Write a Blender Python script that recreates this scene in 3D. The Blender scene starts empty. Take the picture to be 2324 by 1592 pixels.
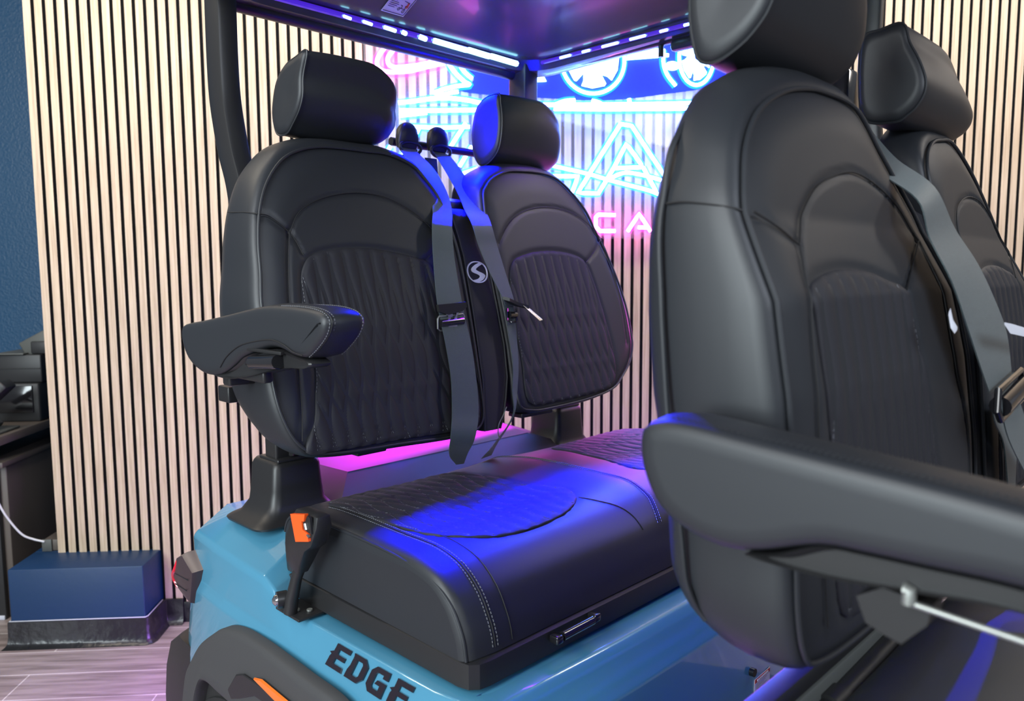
import bpy, bmesh, math, random
import numpy as np
from mathutils import Vector, Matrix
random.seed(7)
SC = bpy.context.scene
COL = SC.collection
# ------------------------------------------------------------------ camera, world, lights, exposure
def rot_cam(yaw, pitch, roll):
    cy, sy = math.cos(yaw), math.sin(yaw); cp, sp = math.cos(pitch), math.sin(pitch); cr, sr = math.cos(roll), math.sin(roll)
    f = Vector((sy*cp, cy*cp, sp)); r = Vector((cy, -sy, 0)); u = r.cross(f)
    return cr*r + sr*u, -sr*r + cr*u, f
r_, u_, f_ = rot_cam(*[math.radians(a) for a in (4.05, -5.7, -0.3)])
cam = bpy.data.cameras.new('camera'); camo = bpy.data.objects.new('camera', cam); COL.objects.link(camo)
camo.matrix_world = Matrix(((r_.x, u_.x, -f_.x, 0), (r_.y, u_.y, -f_.y, -3.05), (r_.z, u_.z, -f_.z, 1.378), (0, 0, 0, 1)))
cam.sensor_width = 36.0; cam.lens = 1752.0*36.0/2324.0
cam.clip_start = 0.02; cam.clip_end = 50
cam.dof.use_dof = True; cam.dof.focus_distance = 1.62; cam.dof.aperture_fstop = 4.5
SC.camera = camo
SC.view_settings.view_transform = 'Standard'; SC.view_settings.look = 'None'
SC.view_settings.exposure = 0.0; SC.view_settings.gamma = 1.0; SC.view_settings.use_curve_mapping = False
w = bpy.data.worlds.new('room_light'); SC.world = w; w.use_nodes = True
w.node_tree.nodes['Background'].inputs[0].default_value = (0.80, 0.86, 1.0, 1); w.node_tree.nodes['Background'].inputs[1].default_value = 0.2

CY = math.radians(41.4)
OX, OY = 0.01814, -1.93233           # cart origin on the floor
LV = Vector((math.cos(CY), math.sin(CY), 0)); FV = Vector((math.sin(CY), -math.cos(CY), 0))
def cart(u, v, z): return Vector((OX, OY, 0)) + u*LV + v*FV + Vector((0, 0, z))

def area(name, loc, target, size, size_y, power, color, spread=180):
    l = bpy.data.lights.new(name, 'AREA'); l.shape = 'RECTANGLE'; l.size = size; l.size_y = size_y
    l.energy = power; l.color = color; l.spread = math.radians(spread)
    o = bpy.data.objects.new(name, l); COL.objects.link(o); o.location = loc
    d = (Vector(target) - Vector(loc)).normalized()
    o.rotation_euler = d.to_track_quat('-Z', 'Y').to_euler(); return o
# two showroom ceiling panels behind the camera, the other lamps here are added fill
area('ceiling_fill_light', (-1.9, -3.6, 2.85), (-0.7, -1.2, 0.9), 2.0, 1.6, 75, (0.95, 0.98, 1.0))
area('side_fill_light', (-2.5, -4.3, 1.7), (-0.1, -2.1, 1.1), 1.7, 1.5, 130, (0.84, 0.96, 1.0))  # added soft lamp, brightens the side panels and armrests of the front seats
area('ceiling_fill_light', (1.3, -5.0, 2.85), (0.6, -1.2, 0.9), 1.6, 1.2, 46, (0.84, 0.90, 1.0))
area('ceiling_fill_light', tuple(cart(0.3, 3.0, 2.7)), tuple(cart(0.5, 0.45, 1.25)), 1.2, 1.0, 42, (0.80, 0.88, 1.0))  # added cool lamp for the front faces of the front seats
for lx, pw, lc in ((-2.0, 22, (1.0, 0.88, 0.70)), (-0.7, 21, (1.0, 0.88, 0.76)), (0.7, 22, (1.0, 0.90, 0.84)), (2.1, 25, (1.0, 0.92, 0.84)), (3.4, 25, (1.0, 0.92, 0.84))):
    area('ceiling_fill_light', (lx, -0.95, 3.0), (lx, 0.0, 1.3), 1.0, 0.35, pw, lc)  # added lamps that wash the slatted wall
# blue light strip under the roof's rear rim
def strip_light(name, u0, u1, v, z, tu, tv, tz, power, color, spread=150):
    c = cart((u0+u1)/2, v, z); t = cart(tu, tv, tz)
    l = bpy.data.lights.new(name, 'AREA'); l.shape = 'RECTANGLE'; l.size = abs(u1-u0); l.size_y = 0.02
    l.energy = power; l.color = color; l.spread = math.radians(spread)
    o = bpy.data.objects.new(name, l); COL.objects.link(o)
    zax = (c - t).normalized(); xax = LV.copy(); yax = zax.cross(xax).normalized(); xax = yax.cross(zax)
    o.matrix_world = Matrix(((xax.x, yax.x, zax.x, c.x), (xax.y, yax.y, zax.y, c.y), (xax.z, yax.z, zax.z, c.z), (0, 0, 0, 1)))
    return o
strip_light('roof_strip_light', 0.76, 1.04, -0.80, 1.93, 0.55, -0.06, 0.9, 150.0, (0.0, 0.0015, 1.0), 62)
strip_light('roof_strip_light', 0.36, 0.74, -0.80, 1.93, 0.50, -0.06, 0.9, 46.0, (0.0, 0.0015, 1.0), 62)
strip_light('lid_fill_light', 0.30, 0.98, -0.900, 1.03, 0.62, -0.90, 0.9, 14.0, (0.85, 0.0, 1.0), 105)  # added lamp hidden behind the backrests, colours the storage lid magenta
# glow of the wall sign on what stands in front of it
area('sign_glow', (0.55, -0.16, 1.55), (0.55, -1.4, 1.3), 1.5, 0.5, 10, (0.10, 0.25, 1.0), 170)
area('sign_glow', (0.75, -0.16, 1.25), (0.5, -1.2, 0.9), 1.0, 0.15, 5, (1.0, 0.05, 0.8), 170)

# the same light strip along the far side rim, magenta there
_l = bpy.data.lights.new('side_strip_light', 'AREA'); _l.shape = 'RECTANGLE'; _l.size = 0.02; _l.size_y = 0.7; _l.energy = 4; _l.color = (0.18, 0.0, 1.0); _l.spread = math.radians(100)
_o = bpy.data.objects.new('side_strip_light', _l); COL.objects.link(_o); _o.location = cart(1.03, -0.45, 1.985); _o.rotation_euler = (0, math.radians(0), CY)
# added violet lamps under the cart that tint the floor
def under(u, v, power):
    c = cart(u, v, 0.30); l = bpy.data.lights.new('floor_fill_light', 'AREA'); l.shape = 'RECTANGLE'; l.size = 0.9; l.size_y = 0.03
    l.energy = power; l.color = (0.46, 0.20, 1.0); o = bpy.data.objects.new('floor_fill_light', l); COL.objects.link(o); o.location = c; o.rotation_euler = (0, 0, CY)
under(0.55, -0.75, 105); under(0.55, -0.1, 110)

# ------------------------------------------------------------------ materials
def mat(name, color, rough=0.5, metal=0.0, spec=0.5, coat=0.0, emit=None, estr=0.0, bump=None, alpha=None, trans=0.0, sheen=0.0, var=None):
    m = bpy.data.materials.new(name); m.use_nodes = True
    nt = m.node_tree; b = nt.nodes['Principled BSDF']
    b.inputs['Base Color'].default_value = (*color, 1); b.inputs['Roughness'].default_value = rough
    b.inputs['Metallic'].default_value = metal; b.inputs['Specular IOR Level'].default_value = spec
    b.inputs['Coat Weight'].default_value = coat; b.inputs['Coat Roughness'].default_value = 0.05
    b.inputs['Transmission Weight'].default_value = trans
    b.inputs['Sheen Weight'].default_value = sheen
    if emit: b.inputs['Emission Color'].default_value = (*emit, 1); b.inputs['Emission Strength'].default_value = estr
    if alpha is not None: b.inputs['Alpha'].default_value = alpha
    tc = None
    if bump or var:
        tc = nt.nodes.new('ShaderNodeTexCoord')
    if bump:
        scale, strength, dist = bump
        n = nt.nodes.new('ShaderNodeTexNoise'); n.inputs['Scale'].default_value = scale; n.inputs['Detail'].default_value = 3
        bp = nt.nodes.new('ShaderNodeBump'); bp.inputs['Strength'].default_value = strength; bp.inputs['Distance'].default_value = dist
        nt.links.new(tc.outputs['Object'], n.inputs['Vector']); nt.links.new(n.outputs['Fac'], bp.inputs['Height']); nt.links.new(bp.outputs['Normal'], b.inputs['Normal'])
    if var:
        c2, sc, vec = var
        mp = nt.nodes.new('ShaderNodeMapping'); mp.inputs['Scale'].default_value = vec
        n = nt.nodes.new('ShaderNodeTexNoise'); n.inputs['Scale'].default_value = sc; n.inputs['Detail'].default_value = 4
        mx = nt.nodes.new('ShaderNodeMix'); mx.data_type = 'RGBA'
        mx.inputs[6].default_value = (*color, 1); mx.inputs[7].default_value = (*c2, 1)
        nt.links.new(tc.outputs['Object'], mp.inputs['Vector']); nt.links.new(mp.outputs[0], n.inputs['Vector'])
        nt.links.new(n.outputs['Fac'], mx.inputs[0]); nt.links.new(mx.outputs[2], b.inputs['Base Color'])
    return m
M = {}
M['leather'] = mat('black_leather', (0.016, 0.018, 0.022), 0.47, spec=0.5, bump=(900, 0.12, 0.0006))
M['leather2'] = mat('charcoal_suede', (0.020, 0.020, 0.025), 0.60, spec=0.35,  bump=(1400, 0.2, 0.0005))
M['thread'] = mat('grey_thread', (0.13, 0.135, 0.15), 0.7)
M['seam'] = mat('dark_seam', (0.006, 0.006, 0.007), 0.6)
M['plastic'] = mat('black_plastic', (0.014, 0.014, 0.015), 0.42, bump=(700, 0.1, 0.0005))
M['gloss'] = mat('gloss_black_plastic', (0.010, 0.010, 0.012), 0.12, coat=0.6)
M['steel'] = mat('black_coated_steel', (0.016, 0.016, 0.017), 0.38)
M['paint'] = mat('light_blue_car_paint', (0.070, 0.262, 0.400), 0.25, metal=0.15, coat=1.0)
M['flare'] = mat('textured_grey_plastic', (0.040, 0.040, 0.042), 0.68, bump=(500, 0.25, 0.0008))
M['orange'] = mat('orange_reflector', (0.75, 0.16, 0.01), 0.25, coat=0.5)
M['orange2'] = mat('orange_button_plastic', (0.90, 0.10, 0.012), 0.35)
M['smoke'] = mat('smoked_lens', (0.045, 0.030, 0.035), 0.32, coat=0.0)
M['red'] = mat('red_lens', (0.6, 0.01, 0.03), 0.15, coat=0.5)
M['chrome'] = mat('polished_steel', (0.75, 0.75, 0.75), 0.18, metal=1.0)
M['alu'] = mat('brushed_steel', (0.30, 0.31, 0.29), 0.45, metal=0.7)
M['belt'] = None
M['white'] = mat('white_print', (0.72, 0.74, 0.80), 0.5)
M['paper'] = mat('sticker_white', (0.62, 0.60, 0.64), 0.45)
M['ink'] = mat('sticker_ink', (0.05, 0.04, 0.06), 0.6)
M['inkgrey'] = mat('sticker_grey_ink', (0.20, 0.18, 0.24), 0.6)
M['redink'] = mat('sticker_red_ink', (0.45, 0.03, 0.02), 0.5)
M['roof'] = mat('roof_liner_plastic', (0.045, 0.044, 0.056), 0.24, coat=0.2)
M['lid'] = mat('moulded_lid_plastic', (0.022, 0.020, 0.024), 0.50, spec=0.25)
M['letter'] = mat('black_chrome_letter', (0.014, 0.010, 0.016), 0.16, coat=0.8)
M['rubber'] = mat('tyre_rubber', (0.012, 0.012, 0.012), 0.75)
M['wood'] = mat('dark_wood_laminate', (0.055, 0.045, 0.040), 0.5, var=((0.12, 0.10, 0.085), 6, (1, 1, 0.15)))
M['bluewall'] = mat('navy_wall_paint', (0.016, 0.075, 0.165), 0.42, bump=(95, 0.8, 0.004))
M['blueledge'] = mat('navy_ledge_paint', (0.002, 0.027, 0.085), 0.50, bump=(40, 0.15, 0.004))
M['base'] = mat('black_rubber_baseboard', (0.013, 0.014, 0.015), 0.30, bump=(18, 0.6, 0.01))
M['caulk'] = mat('white_caulk', (0.50, 0.52, 0.60), 0.5)
M['felt'] = mat('black_felt', (0.008, 0.008, 0.010), 0.95)
M['cord'] = mat('white_cord', (0.55, 0.55, 0.60), 0.5)
M['device'] = mat('dark_device_plastic', (0.018, 0.019, 0.021), 0.45)
M['device2'] = mat('grey_device_plastic', (0.075, 0.08, 0.075), 0.5)
M['led'] = mat('led_strip_lens', (0.2, 0.2, 0.2), 0.3, emit=(0.30, 0.78, 1.0), estr=9.0)
M['ledv'] = mat('led_strip_sleeve', (0.03, 0.02, 0.10), 0.12, coat=1.0, emit=(0.08, 0.02, 0.8), estr=0.8)
M['neonp'] = mat('pink_neon_core', (0.8, 0.6, 0.7), 0.4, emit=(1.0, 0.10, 0.62), estr=36.0)
M['neonc'] = mat('cyan_neon_core', (0.7, 0.8, 0.9), 0.4, emit=(0.09, 0.22, 1.0), estr=74.0)
NEON={'pink_outer': [(-0.1625, 2.2914), (-0.1987, 2.266), (-0.2324, 2.2357), (-0.2507, 2.2155), (-0.2689, 2.1954), (-0.2836, 2.1678), (-0.2816, 2.1428), (-0.2602, 2.1281), (-0.2219, 2.1249), (-0.1655, 2.1293), (-0.101, 2.1452), (-0.0363, 2.1599)], 'pink_inner': [(-0.1474, 2.2767), (-0.1889, 2.2463), (-0.215, 2.2136), (-0.2386, 2.1858), (-0.2453, 2.1683), (-0.2393, 2.1509), (-0.2164, 2.1424), (-0.1651, 2.1469), (-0.1136, 2.1551), (-0.062, 2.1708), (-0.0387, 2.1774)], 'c1': [(-0.0407, 2.2136), (-0.0333, 2.1912), (-0.0259, 2.1713), (-0.0107, 2.1439), (0.0148, 2.114), (0.0404, 2.0916), (0.0559, 2.083), (0.0143, 2.0774), (-0.0376, 2.0655), (-0.0715, 2.0525)], 'c2': [(-0.0124, 2.214), (0.0026, 2.1792), (0.0229, 2.1494), (0.0408, 2.1269), (0.0665, 2.1046)], 'c3': [(-0.0715, 2.05), (-0.0431, 2.0452), (-0.0119, 2.0531), (0.0141, 2.0572)], 's1': [(-0.2087, 2.0144), (-0.1546, 2.02), (-0.0899, 2.0295), (-0.0251, 2.0327), (0.0397, 2.0271), (0.0917, 2.0175), (0.1439, 2.0116)], 's2': [(-0.2041, 1.9867), (-0.1164, 1.9863), (-0.0128, 1.9885), (0.0784, 1.9906), (0.1437, 1.9938)], 's3': [(-0.2045, 1.9677), (-0.1528, 1.9733), (-0.1036, 1.9788)], 'l0': [(-0.2646, 1.8181), (-0.2415, 1.855)], 'l0b': [(-0.2053, 1.9272), (-0.1304, 1.924), (-0.1729, 1.8607), (-0.2076, 1.8074)], 'l1': [(-0.1955, 1.9285), (-0.0651, 1.9241), (0.0549, 1.9287)], 'l2': [(0.04, 1.9414), (0.0247, 1.9174), (-0.0001, 1.8804), (-0.0231, 1.8453)], 'l3': [(0.0636, 1.8569), (0.0387, 1.8197), (0.0156, 1.7825)], 'l4': [(0.0266, 1.7547), (0.0551, 1.7641), (0.0835, 1.7736)], 'bar1': [(0.3077, 2.0119), (0.4611, 2.0135), (0.7869, 2.0197), (0.9595, 2.0259)], 'bar2': [(0.3751, 1.9978), (0.5538, 1.998), (0.7778, 2.0016), (0.9284, 2.0045)], 'tick1': [(0.3782, 2.0126), (0.418, 2.0264), (0.4549, 2.0297)], 'tick2': [(0.5196, 2.0289), (0.5475, 2.0218), (0.5568, 2.0129)], 'tick3': [(0.662, 2.0378), (0.6669, 2.017)], 'A_out': [(0.6306, 1.9435), (0.5479, 1.814), (0.4664, 1.6839), (0.5469, 1.6824), (0.6029, 1.7744), (0.6536, 1.8693), (0.6884, 1.8247), (0.7198, 1.7816), (0.6081, 1.7777)], 'A_right': [(0.6306, 1.9435), (0.6735, 1.9372), (0.7416, 1.8383), (0.8103, 1.7418), (0.846, 1.683), (0.7765, 1.6812), (0.7198, 1.7816)], 'A_left': [(0.3217, 1.7484), (0.3981, 1.747), (0.4679, 1.7472), (0.4459, 1.6889), (0.4153, 1.632)], 'A_left2': [(0.347, 1.632), (0.4153, 1.632)], 'sw1': [(0.3387, 1.7948), (0.3743, 1.785), (0.5072, 1.7557), (0.5775, 1.736), (0.6619, 1.7145), (0.7416, 1.6946), (0.7939, 1.6745)], 'sw2': [(0.5912, 1.736), (0.6203, 1.7528), (0.6615, 1.7613), (0.7288, 1.7498), (0.7931, 1.7333)], 'C': [(0.6129, 1.6002), (0.5474, 1.6019), (0.5371, 1.5918), (0.5373, 1.5564), (0.553, 1.5395), (0.6134, 1.5394)], 'Aa': [(0.6619, 1.5377), (0.7063, 1.6053), (0.7523, 1.5375)], 'Ab': [(0.7034, 1.5529), (0.7434, 1.5528)], 'wheel1': [(0.5235, 2.1749), (0.643, 2.1766)], 'blade': [(0.5005, 2.1723), (0.522, 2.1667), (0.5468, 2.1404), (0.5733, 2.0934), (0.5687, 2.0859), (0.5225, 2.0765), (0.4809, 2.0849), (0.4885, 2.1042), (0.4884, 2.1279), (0.476, 2.1719)], 'wheel2': [(0.9216, 2.1958), (0.989, 2.1968), (0.9236, 2.0915)], 'w2blade': [(0.9158, 2.172), (0.9251, 2.1765), (0.9444, 2.1515), (0.9608, 2.1159), (0.9453, 2.1067), (0.9154, 2.1093), (0.9228, 2.1333), (0.9192, 2.1571)], 'block': [(0.6555, 2.229), (0.7965, 2.2237), (0.7982, 2.2074), (0.8138, 2.2062), (0.814, 2.1958), (0.7938, 2.194), (0.6513, 2.1817), (0.6466, 2.189), (0.6574, 2.1936)], 'fork': [(0.7934, 2.2207), (0.7942, 2.1674), (0.8103, 2.126), (0.8422, 2.0876)], 'oval': [(0.8285, 2.1619)], 'tri': [(0.2806, 2.1564), (0.3223, 2.1408), (0.3457, 2.0991), (0.2804, 2.0951)], 'band': [(0.0082, 2.2325), (0.0319, 2.1531), (0.0726, 2.1022), (0.0177, 2.0646), (0.1302, 2.0481), (0.3138, 2.0403), (0.516, 2.0327), (0.6519, 2.039), (0.7885, 2.0568), (0.9601, 2.0833), (1.1322, 2.1348), (1.1251, 2.4119), (0.0101, 2.3908)], 'acrylic': [(-0.3345, 1.5109), (1.2553, 1.5076), (1.2257, 2.5106), (-0.3118, 2.4781)]}
# special materials
def belt_mat():
    m = bpy.data.materials.new('woven_belt_webbing'); m.use_nodes = True; nt = m.node_tree; b = nt.nodes['Principled BSDF']
    b.inputs['Roughness'].default_value = 0.5; b.inputs['Sheen Weight'].default_value = 0.3
    uv = nt.nodes.new('ShaderNodeUVMap'); uv.uv_map = 'UVMap'
    mp = nt.nodes.new('ShaderNodeMapping'); mp.inputs['Scale'].default_value = (9, 230, 1)
    ch = nt.nodes.new('ShaderNodeTexBrick'); ch.inputs['Scale'].default_value = 1.0; ch.inputs['Mortar Size'].default_value = 0.06
    ch.inputs['Color1'].default_value = (0.080, 0.140, 0.150, 1); ch.inputs['Color2'].default_value = (0.048, 0.088, 0.096, 1); ch.inputs['Mortar'].default_value = (0.018, 0.026, 0.03, 1)
    nt.links.new(uv.outputs[0], mp.inputs[0]); nt.links.new(mp.outputs[0], ch.inputs[0]); nt.links.new(ch.outputs[0], b.inputs['Base Color'])
    bp = nt.nodes.new('ShaderNodeBump'); bp.inputs['Strength'].default_value = 0.5; bp.inputs['Distance'].default_value = 0.0006
    nt.links.new(ch.outputs['Fac'], bp.inputs['Height']); bp.invert = True; nt.links.new(bp.outputs[0], b.inputs['Normal'])
    return m
M['belt'] = belt_mat()
def slat_wood():
    m = bpy.data.materials.new('pale_oak_slat_veneer'); m.use_nodes = True; nt = m.node_tree; b = nt.nodes['Principled BSDF']
    b.inputs['Roughness'].default_value = 0.55
    tc = nt.nodes.new('ShaderNodeTexCoord'); mp = nt.nodes.new('ShaderNodeMapping'); mp.inputs['Scale'].default_value = (60, 60, 2.2)
    n = nt.nodes.new('ShaderNodeTexNoise'); n.inputs['Scale'].default_value = 2.0; n.inputs['Detail'].default_value = 6; n.inputs['Roughness'].default_value = 0.6
    cr = nt.nodes.new('ShaderNodeValToRGB'); cr.color_ramp.elements[0].position = 0.32; cr.color_ramp.elements[0].color = (0.42, 0.31, 0.21, 1)
    cr.color_ramp.elements[1].position = 0.68; cr.color_ramp.elements[1].color = (0.63, 0.51, 0.38, 1)
    n2 = nt.nodes.new('ShaderNodeTexNoise'); n2.inputs['Scale'].default_value = 1.0; mp2 = nt.nodes.new('ShaderNodeMapping'); mp2.inputs['Scale'].default_value = (25, 25, 0.5)
    mx = nt.nodes.new('ShaderNodeMix'); mx.data_type = 'RGBA'; mx.blend_type = 'MULTIPLY'; mx.inputs[0].default_value = 0.5
    cr2 = nt.nodes.new('ShaderNodeValToRGB'); cr2.color_ramp.elements[0].position = 0.35; cr2.color_ramp.elements[0].color = (0.72, 0.72, 0.72, 1); cr2.color_ramp.elements[1].position = 0.65
    L = nt.links.new
    L(tc.outputs['Object'], mp.inputs[0]); L(mp.outputs[0], n.inputs['Vector']); L(n.outputs['Fac'], cr.inputs[0])
    L(tc.outputs['Object'], mp2.inputs[0]); L(mp2.outputs[0], n2.inputs['Vector']); L(n2.outputs['Fac'], cr2.inputs[0])
    L(cr.outputs[0], mx.inputs[6]); L(cr2.outputs[0], mx.inputs[7]); L(mx.outputs[2], b.inputs['Base Color'])
    return m
M['slat'] = slat_wood()
def floor_mat():
    m = bpy.data.materials.new('grey_wood_look_tile'); m.use_nodes = True; nt = m.node_tree; b = nt.nodes['Principled BSDF']; L = nt.links.new
    tc = nt.nodes.new('ShaderNodeTexCoord'); mp = nt.nodes.new('ShaderNodeMapping'); mp.inputs['Location'].default_value = (0.595, 0.0525, 0)
    br = nt.nodes.new('ShaderNodeTexBrick'); br.inputs['Scale'].default_value = 1.0; br.inputs['Brick Width'].default_value = 0.90; br.inputs['Row Height'].default_value = 0.165
    br.inputs['Mortar Size'].default_value = 0.0022; br.inputs['Mortar Smooth'].default_value = 0.1; br.offset = 0.455; br.offset_frequency = 2
    br.inputs['Color1'].default_value = (0.25, 0.21, 0.20, 1); br.inputs['Color2'].default_value = (0.33, 0.29, 0.28, 1); br.inputs['Mortar'].default_value = (0.62, 0.60, 0.58, 1)
    mp2 = nt.nodes.new('ShaderNodeMapping'); mp2.inputs['Scale'].default_value = (1.6, 16, 1); n = nt.nodes.new('ShaderNodeTexNoise'); n.inputs['Scale'].default_value = 2.4; n.inputs['Detail'].default_value = 6
    cr = nt.nodes.new('ShaderNodeValToRGB'); cr.color_ramp.elements[0].position = 0.3; cr.color_ramp.elements[0].color = (0.55, 0.50, 0.48, 1); cr.color_ramp.elements[1].position = 0.62; cr.color_ramp.elements[1].color = (1.15, 1.1, 1.1, 1)
    mx = nt.nodes.new('ShaderNodeMix'); mx.data_type = 'RGBA'; mx.blend_type = 'MULTIPLY'; mx.inputs[0].default_value = 1
    L(tc.outputs['Object'], mp.inputs[0]); L(mp.outputs[0], br.inputs[0]); L(tc.outputs['Object'], mp2.inputs[0]); L(mp2.outputs[0], n.inputs['Vector']); L(n.outputs['Fac'], cr.inputs[0])
    L(br.outputs[0], mx.inputs[6]); L(cr.outputs[0], mx.inputs[7]); L(mx.outputs[2], b.inputs['Base Color']); b.inputs['Roughness'].default_value = 0.38
    return m
M['floor'] = floor_mat()
def acrylic():
    m = bpy.data.materials.new('clear_acrylic'); m.use_nodes = True; nt = m.node_tree; nt.nodes.clear(); L = nt.links.new
    o = nt.nodes.new('ShaderNodeOutputMaterial'); t = nt.nodes.new('ShaderNodeBsdfTransparent'); t.inputs[0].default_value = (0.93, 0.93, 0.95, 1)
    g = nt.nodes.new('ShaderNodeBsdfGlossy'); g.inputs['Roughness'].default_value = 0.05; g.inputs[0].default_value = (0.9, 0.9, 0.95, 1)
    mx = nt.nodes.new('ShaderNodeMixShader'); fr = nt.nodes.new('ShaderNodeFresnel'); fr.inputs[0].default_value = 1.45
    ge = nt.nodes.new('ShaderNodeNewGeometry'); iv = nt.nodes.new('ShaderNodeMath'); iv.operation = 'SUBTRACT'; iv.inputs[0].default_value = 1.0; mu = nt.nodes.new('ShaderNodeMath'); mu.operation = 'MULTIPLY'
    L(ge.outputs['Backfacing'], iv.inputs[1]); L(iv.outputs[0], mu.inputs[0]); L(fr.outputs[0], mu.inputs[1]); L(mu.outputs[0], mx.inputs[0]); L(t.outputs[0], mx.inputs[1]); L(g.outputs[0], mx.inputs[2])
    d = nt.nodes.new('ShaderNodeBsdfDiffuse'); d.inputs[0].default_value = (0.9, 0.9, 0.92, 1); m2 = nt.nodes.new('ShaderNodeMixShader'); m2.inputs[0].default_value = 0.07
    L(mx.outputs[0], m2.inputs[1]); L(d.outputs[0], m2.inputs[2]); L(m2.outputs[0], o.inputs[0]); return m
M['acrylic'] = acrylic()
def vinyl():
    m = bpy.data.materials.new('blue_printed_vinyl'); m.use_nodes = True; nt = m.node_tree; nt.nodes.clear(); L = nt.links.new
    o = nt.nodes.new('ShaderNodeOutputMaterial'); t = nt.nodes.new('ShaderNodeBsdfTransparent'); t.inputs[0].default_value = (0.10, 0.12, 0.85, 1)
    d = nt.nodes.new('ShaderNodeBsdfDiffuse'); d.inputs[0].default_value = (0.03, 0.05, 0.60, 1); mx = nt.nodes.new('ShaderNodeMixShader'); mx.inputs[0].default_value = 0.75
    tr = nt.nodes.new('ShaderNodeBsdfTranslucent'); tr.inputs[0].default_value = (0.03, 0.04, 0.7, 1); ad = nt.nodes.new('ShaderNodeAddShader')
    L(d.outputs[0], ad.inputs[0]); L(tr.outputs[0], ad.inputs[1]); L(t.outputs[0], mx.inputs[1]); L(ad.outputs[0], mx.inputs[2]); L(mx.outputs[0], o.inputs[0]); return m
M['vinyl'] = vinyl()
def halo(name, col, st, fac):  # halo around the neon tubes, put in as a see-through emissive material
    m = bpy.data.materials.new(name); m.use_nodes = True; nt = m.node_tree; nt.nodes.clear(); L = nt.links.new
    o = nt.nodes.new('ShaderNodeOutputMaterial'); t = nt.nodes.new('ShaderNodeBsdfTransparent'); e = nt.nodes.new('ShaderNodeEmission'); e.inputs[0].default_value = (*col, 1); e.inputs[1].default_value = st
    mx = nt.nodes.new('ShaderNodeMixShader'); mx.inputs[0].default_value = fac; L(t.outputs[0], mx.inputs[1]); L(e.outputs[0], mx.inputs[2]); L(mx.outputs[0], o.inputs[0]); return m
M['halop'] = halo('pink_neon_halo', (1.0, 0.05, 0.55), 2.6, 0.16)
M['haloc'] = halo('cyan_neon_halo', (0.03, 0.50, 1.0), 2.6, 0.34)

# ------------------------------------------------------------------ helpers
def link(o, parent=None):
    COL.objects.link(o)
    if parent is not None: o.parent = parent
    return o
def tag(o, label=None, cat=None, group=None, kind=None):
    if label: o['label'] = label
    if cat: o['category'] = cat
    if group: o['group'] = group
    if kind: o['kind'] = kind
    return o
def empty(name, loc=(0, 0, 0), rz=0.0, label=None, cat=None, group=None):
    o = bpy.data.objects.new(name, None); o.empty_display_size = 0.1; o.location = loc; o.rotation_euler = (0, 0, rz); link(o)
    return tag(o, label, cat, group)
def mesh(name, verts, faces, material, parent=None, smooth=True, local=False, uvs=None, mats=None, fmat=None, sharp=None, recalc=True):
    """verts in cart coordinates (u across, v forward, z up) when local, else plain xyz"""
    vs = [(a, -b, c) for a, b, c in verts] if local else [tuple(v) for v in verts]
    me = bpy.data.meshes.new(name); me.from_pydata(vs, [], [tuple(int(i) for i in f) for f in faces])
    for mm in (mats or [material]): me.materials.append(mm)
    if fmat: me.polygons.foreach_set('material_index', fmat)
    if uvs is not None:
        uvl = me.uv_layers.new(name='UVMap')
        for li, loop in enumerate(me.loops): uvl.data[li].uv = uvs[loop.vertex_index]
    if recalc:
        bm = bmesh.new(); bm.from_mesh(me); bmesh.ops.recalc_face_normals(bm, faces=bm.faces); bm.to_mesh(me); bm.free()
    me.polygons.foreach_set('use_smooth', [smooth]*len(me.polygons))
    if smooth and sharp is not None:
        me.set_sharp_from_angle(angle=math.radians(sharp))
    me.update()
    return link(bpy.data.objects.new(name, me), parent)
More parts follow.
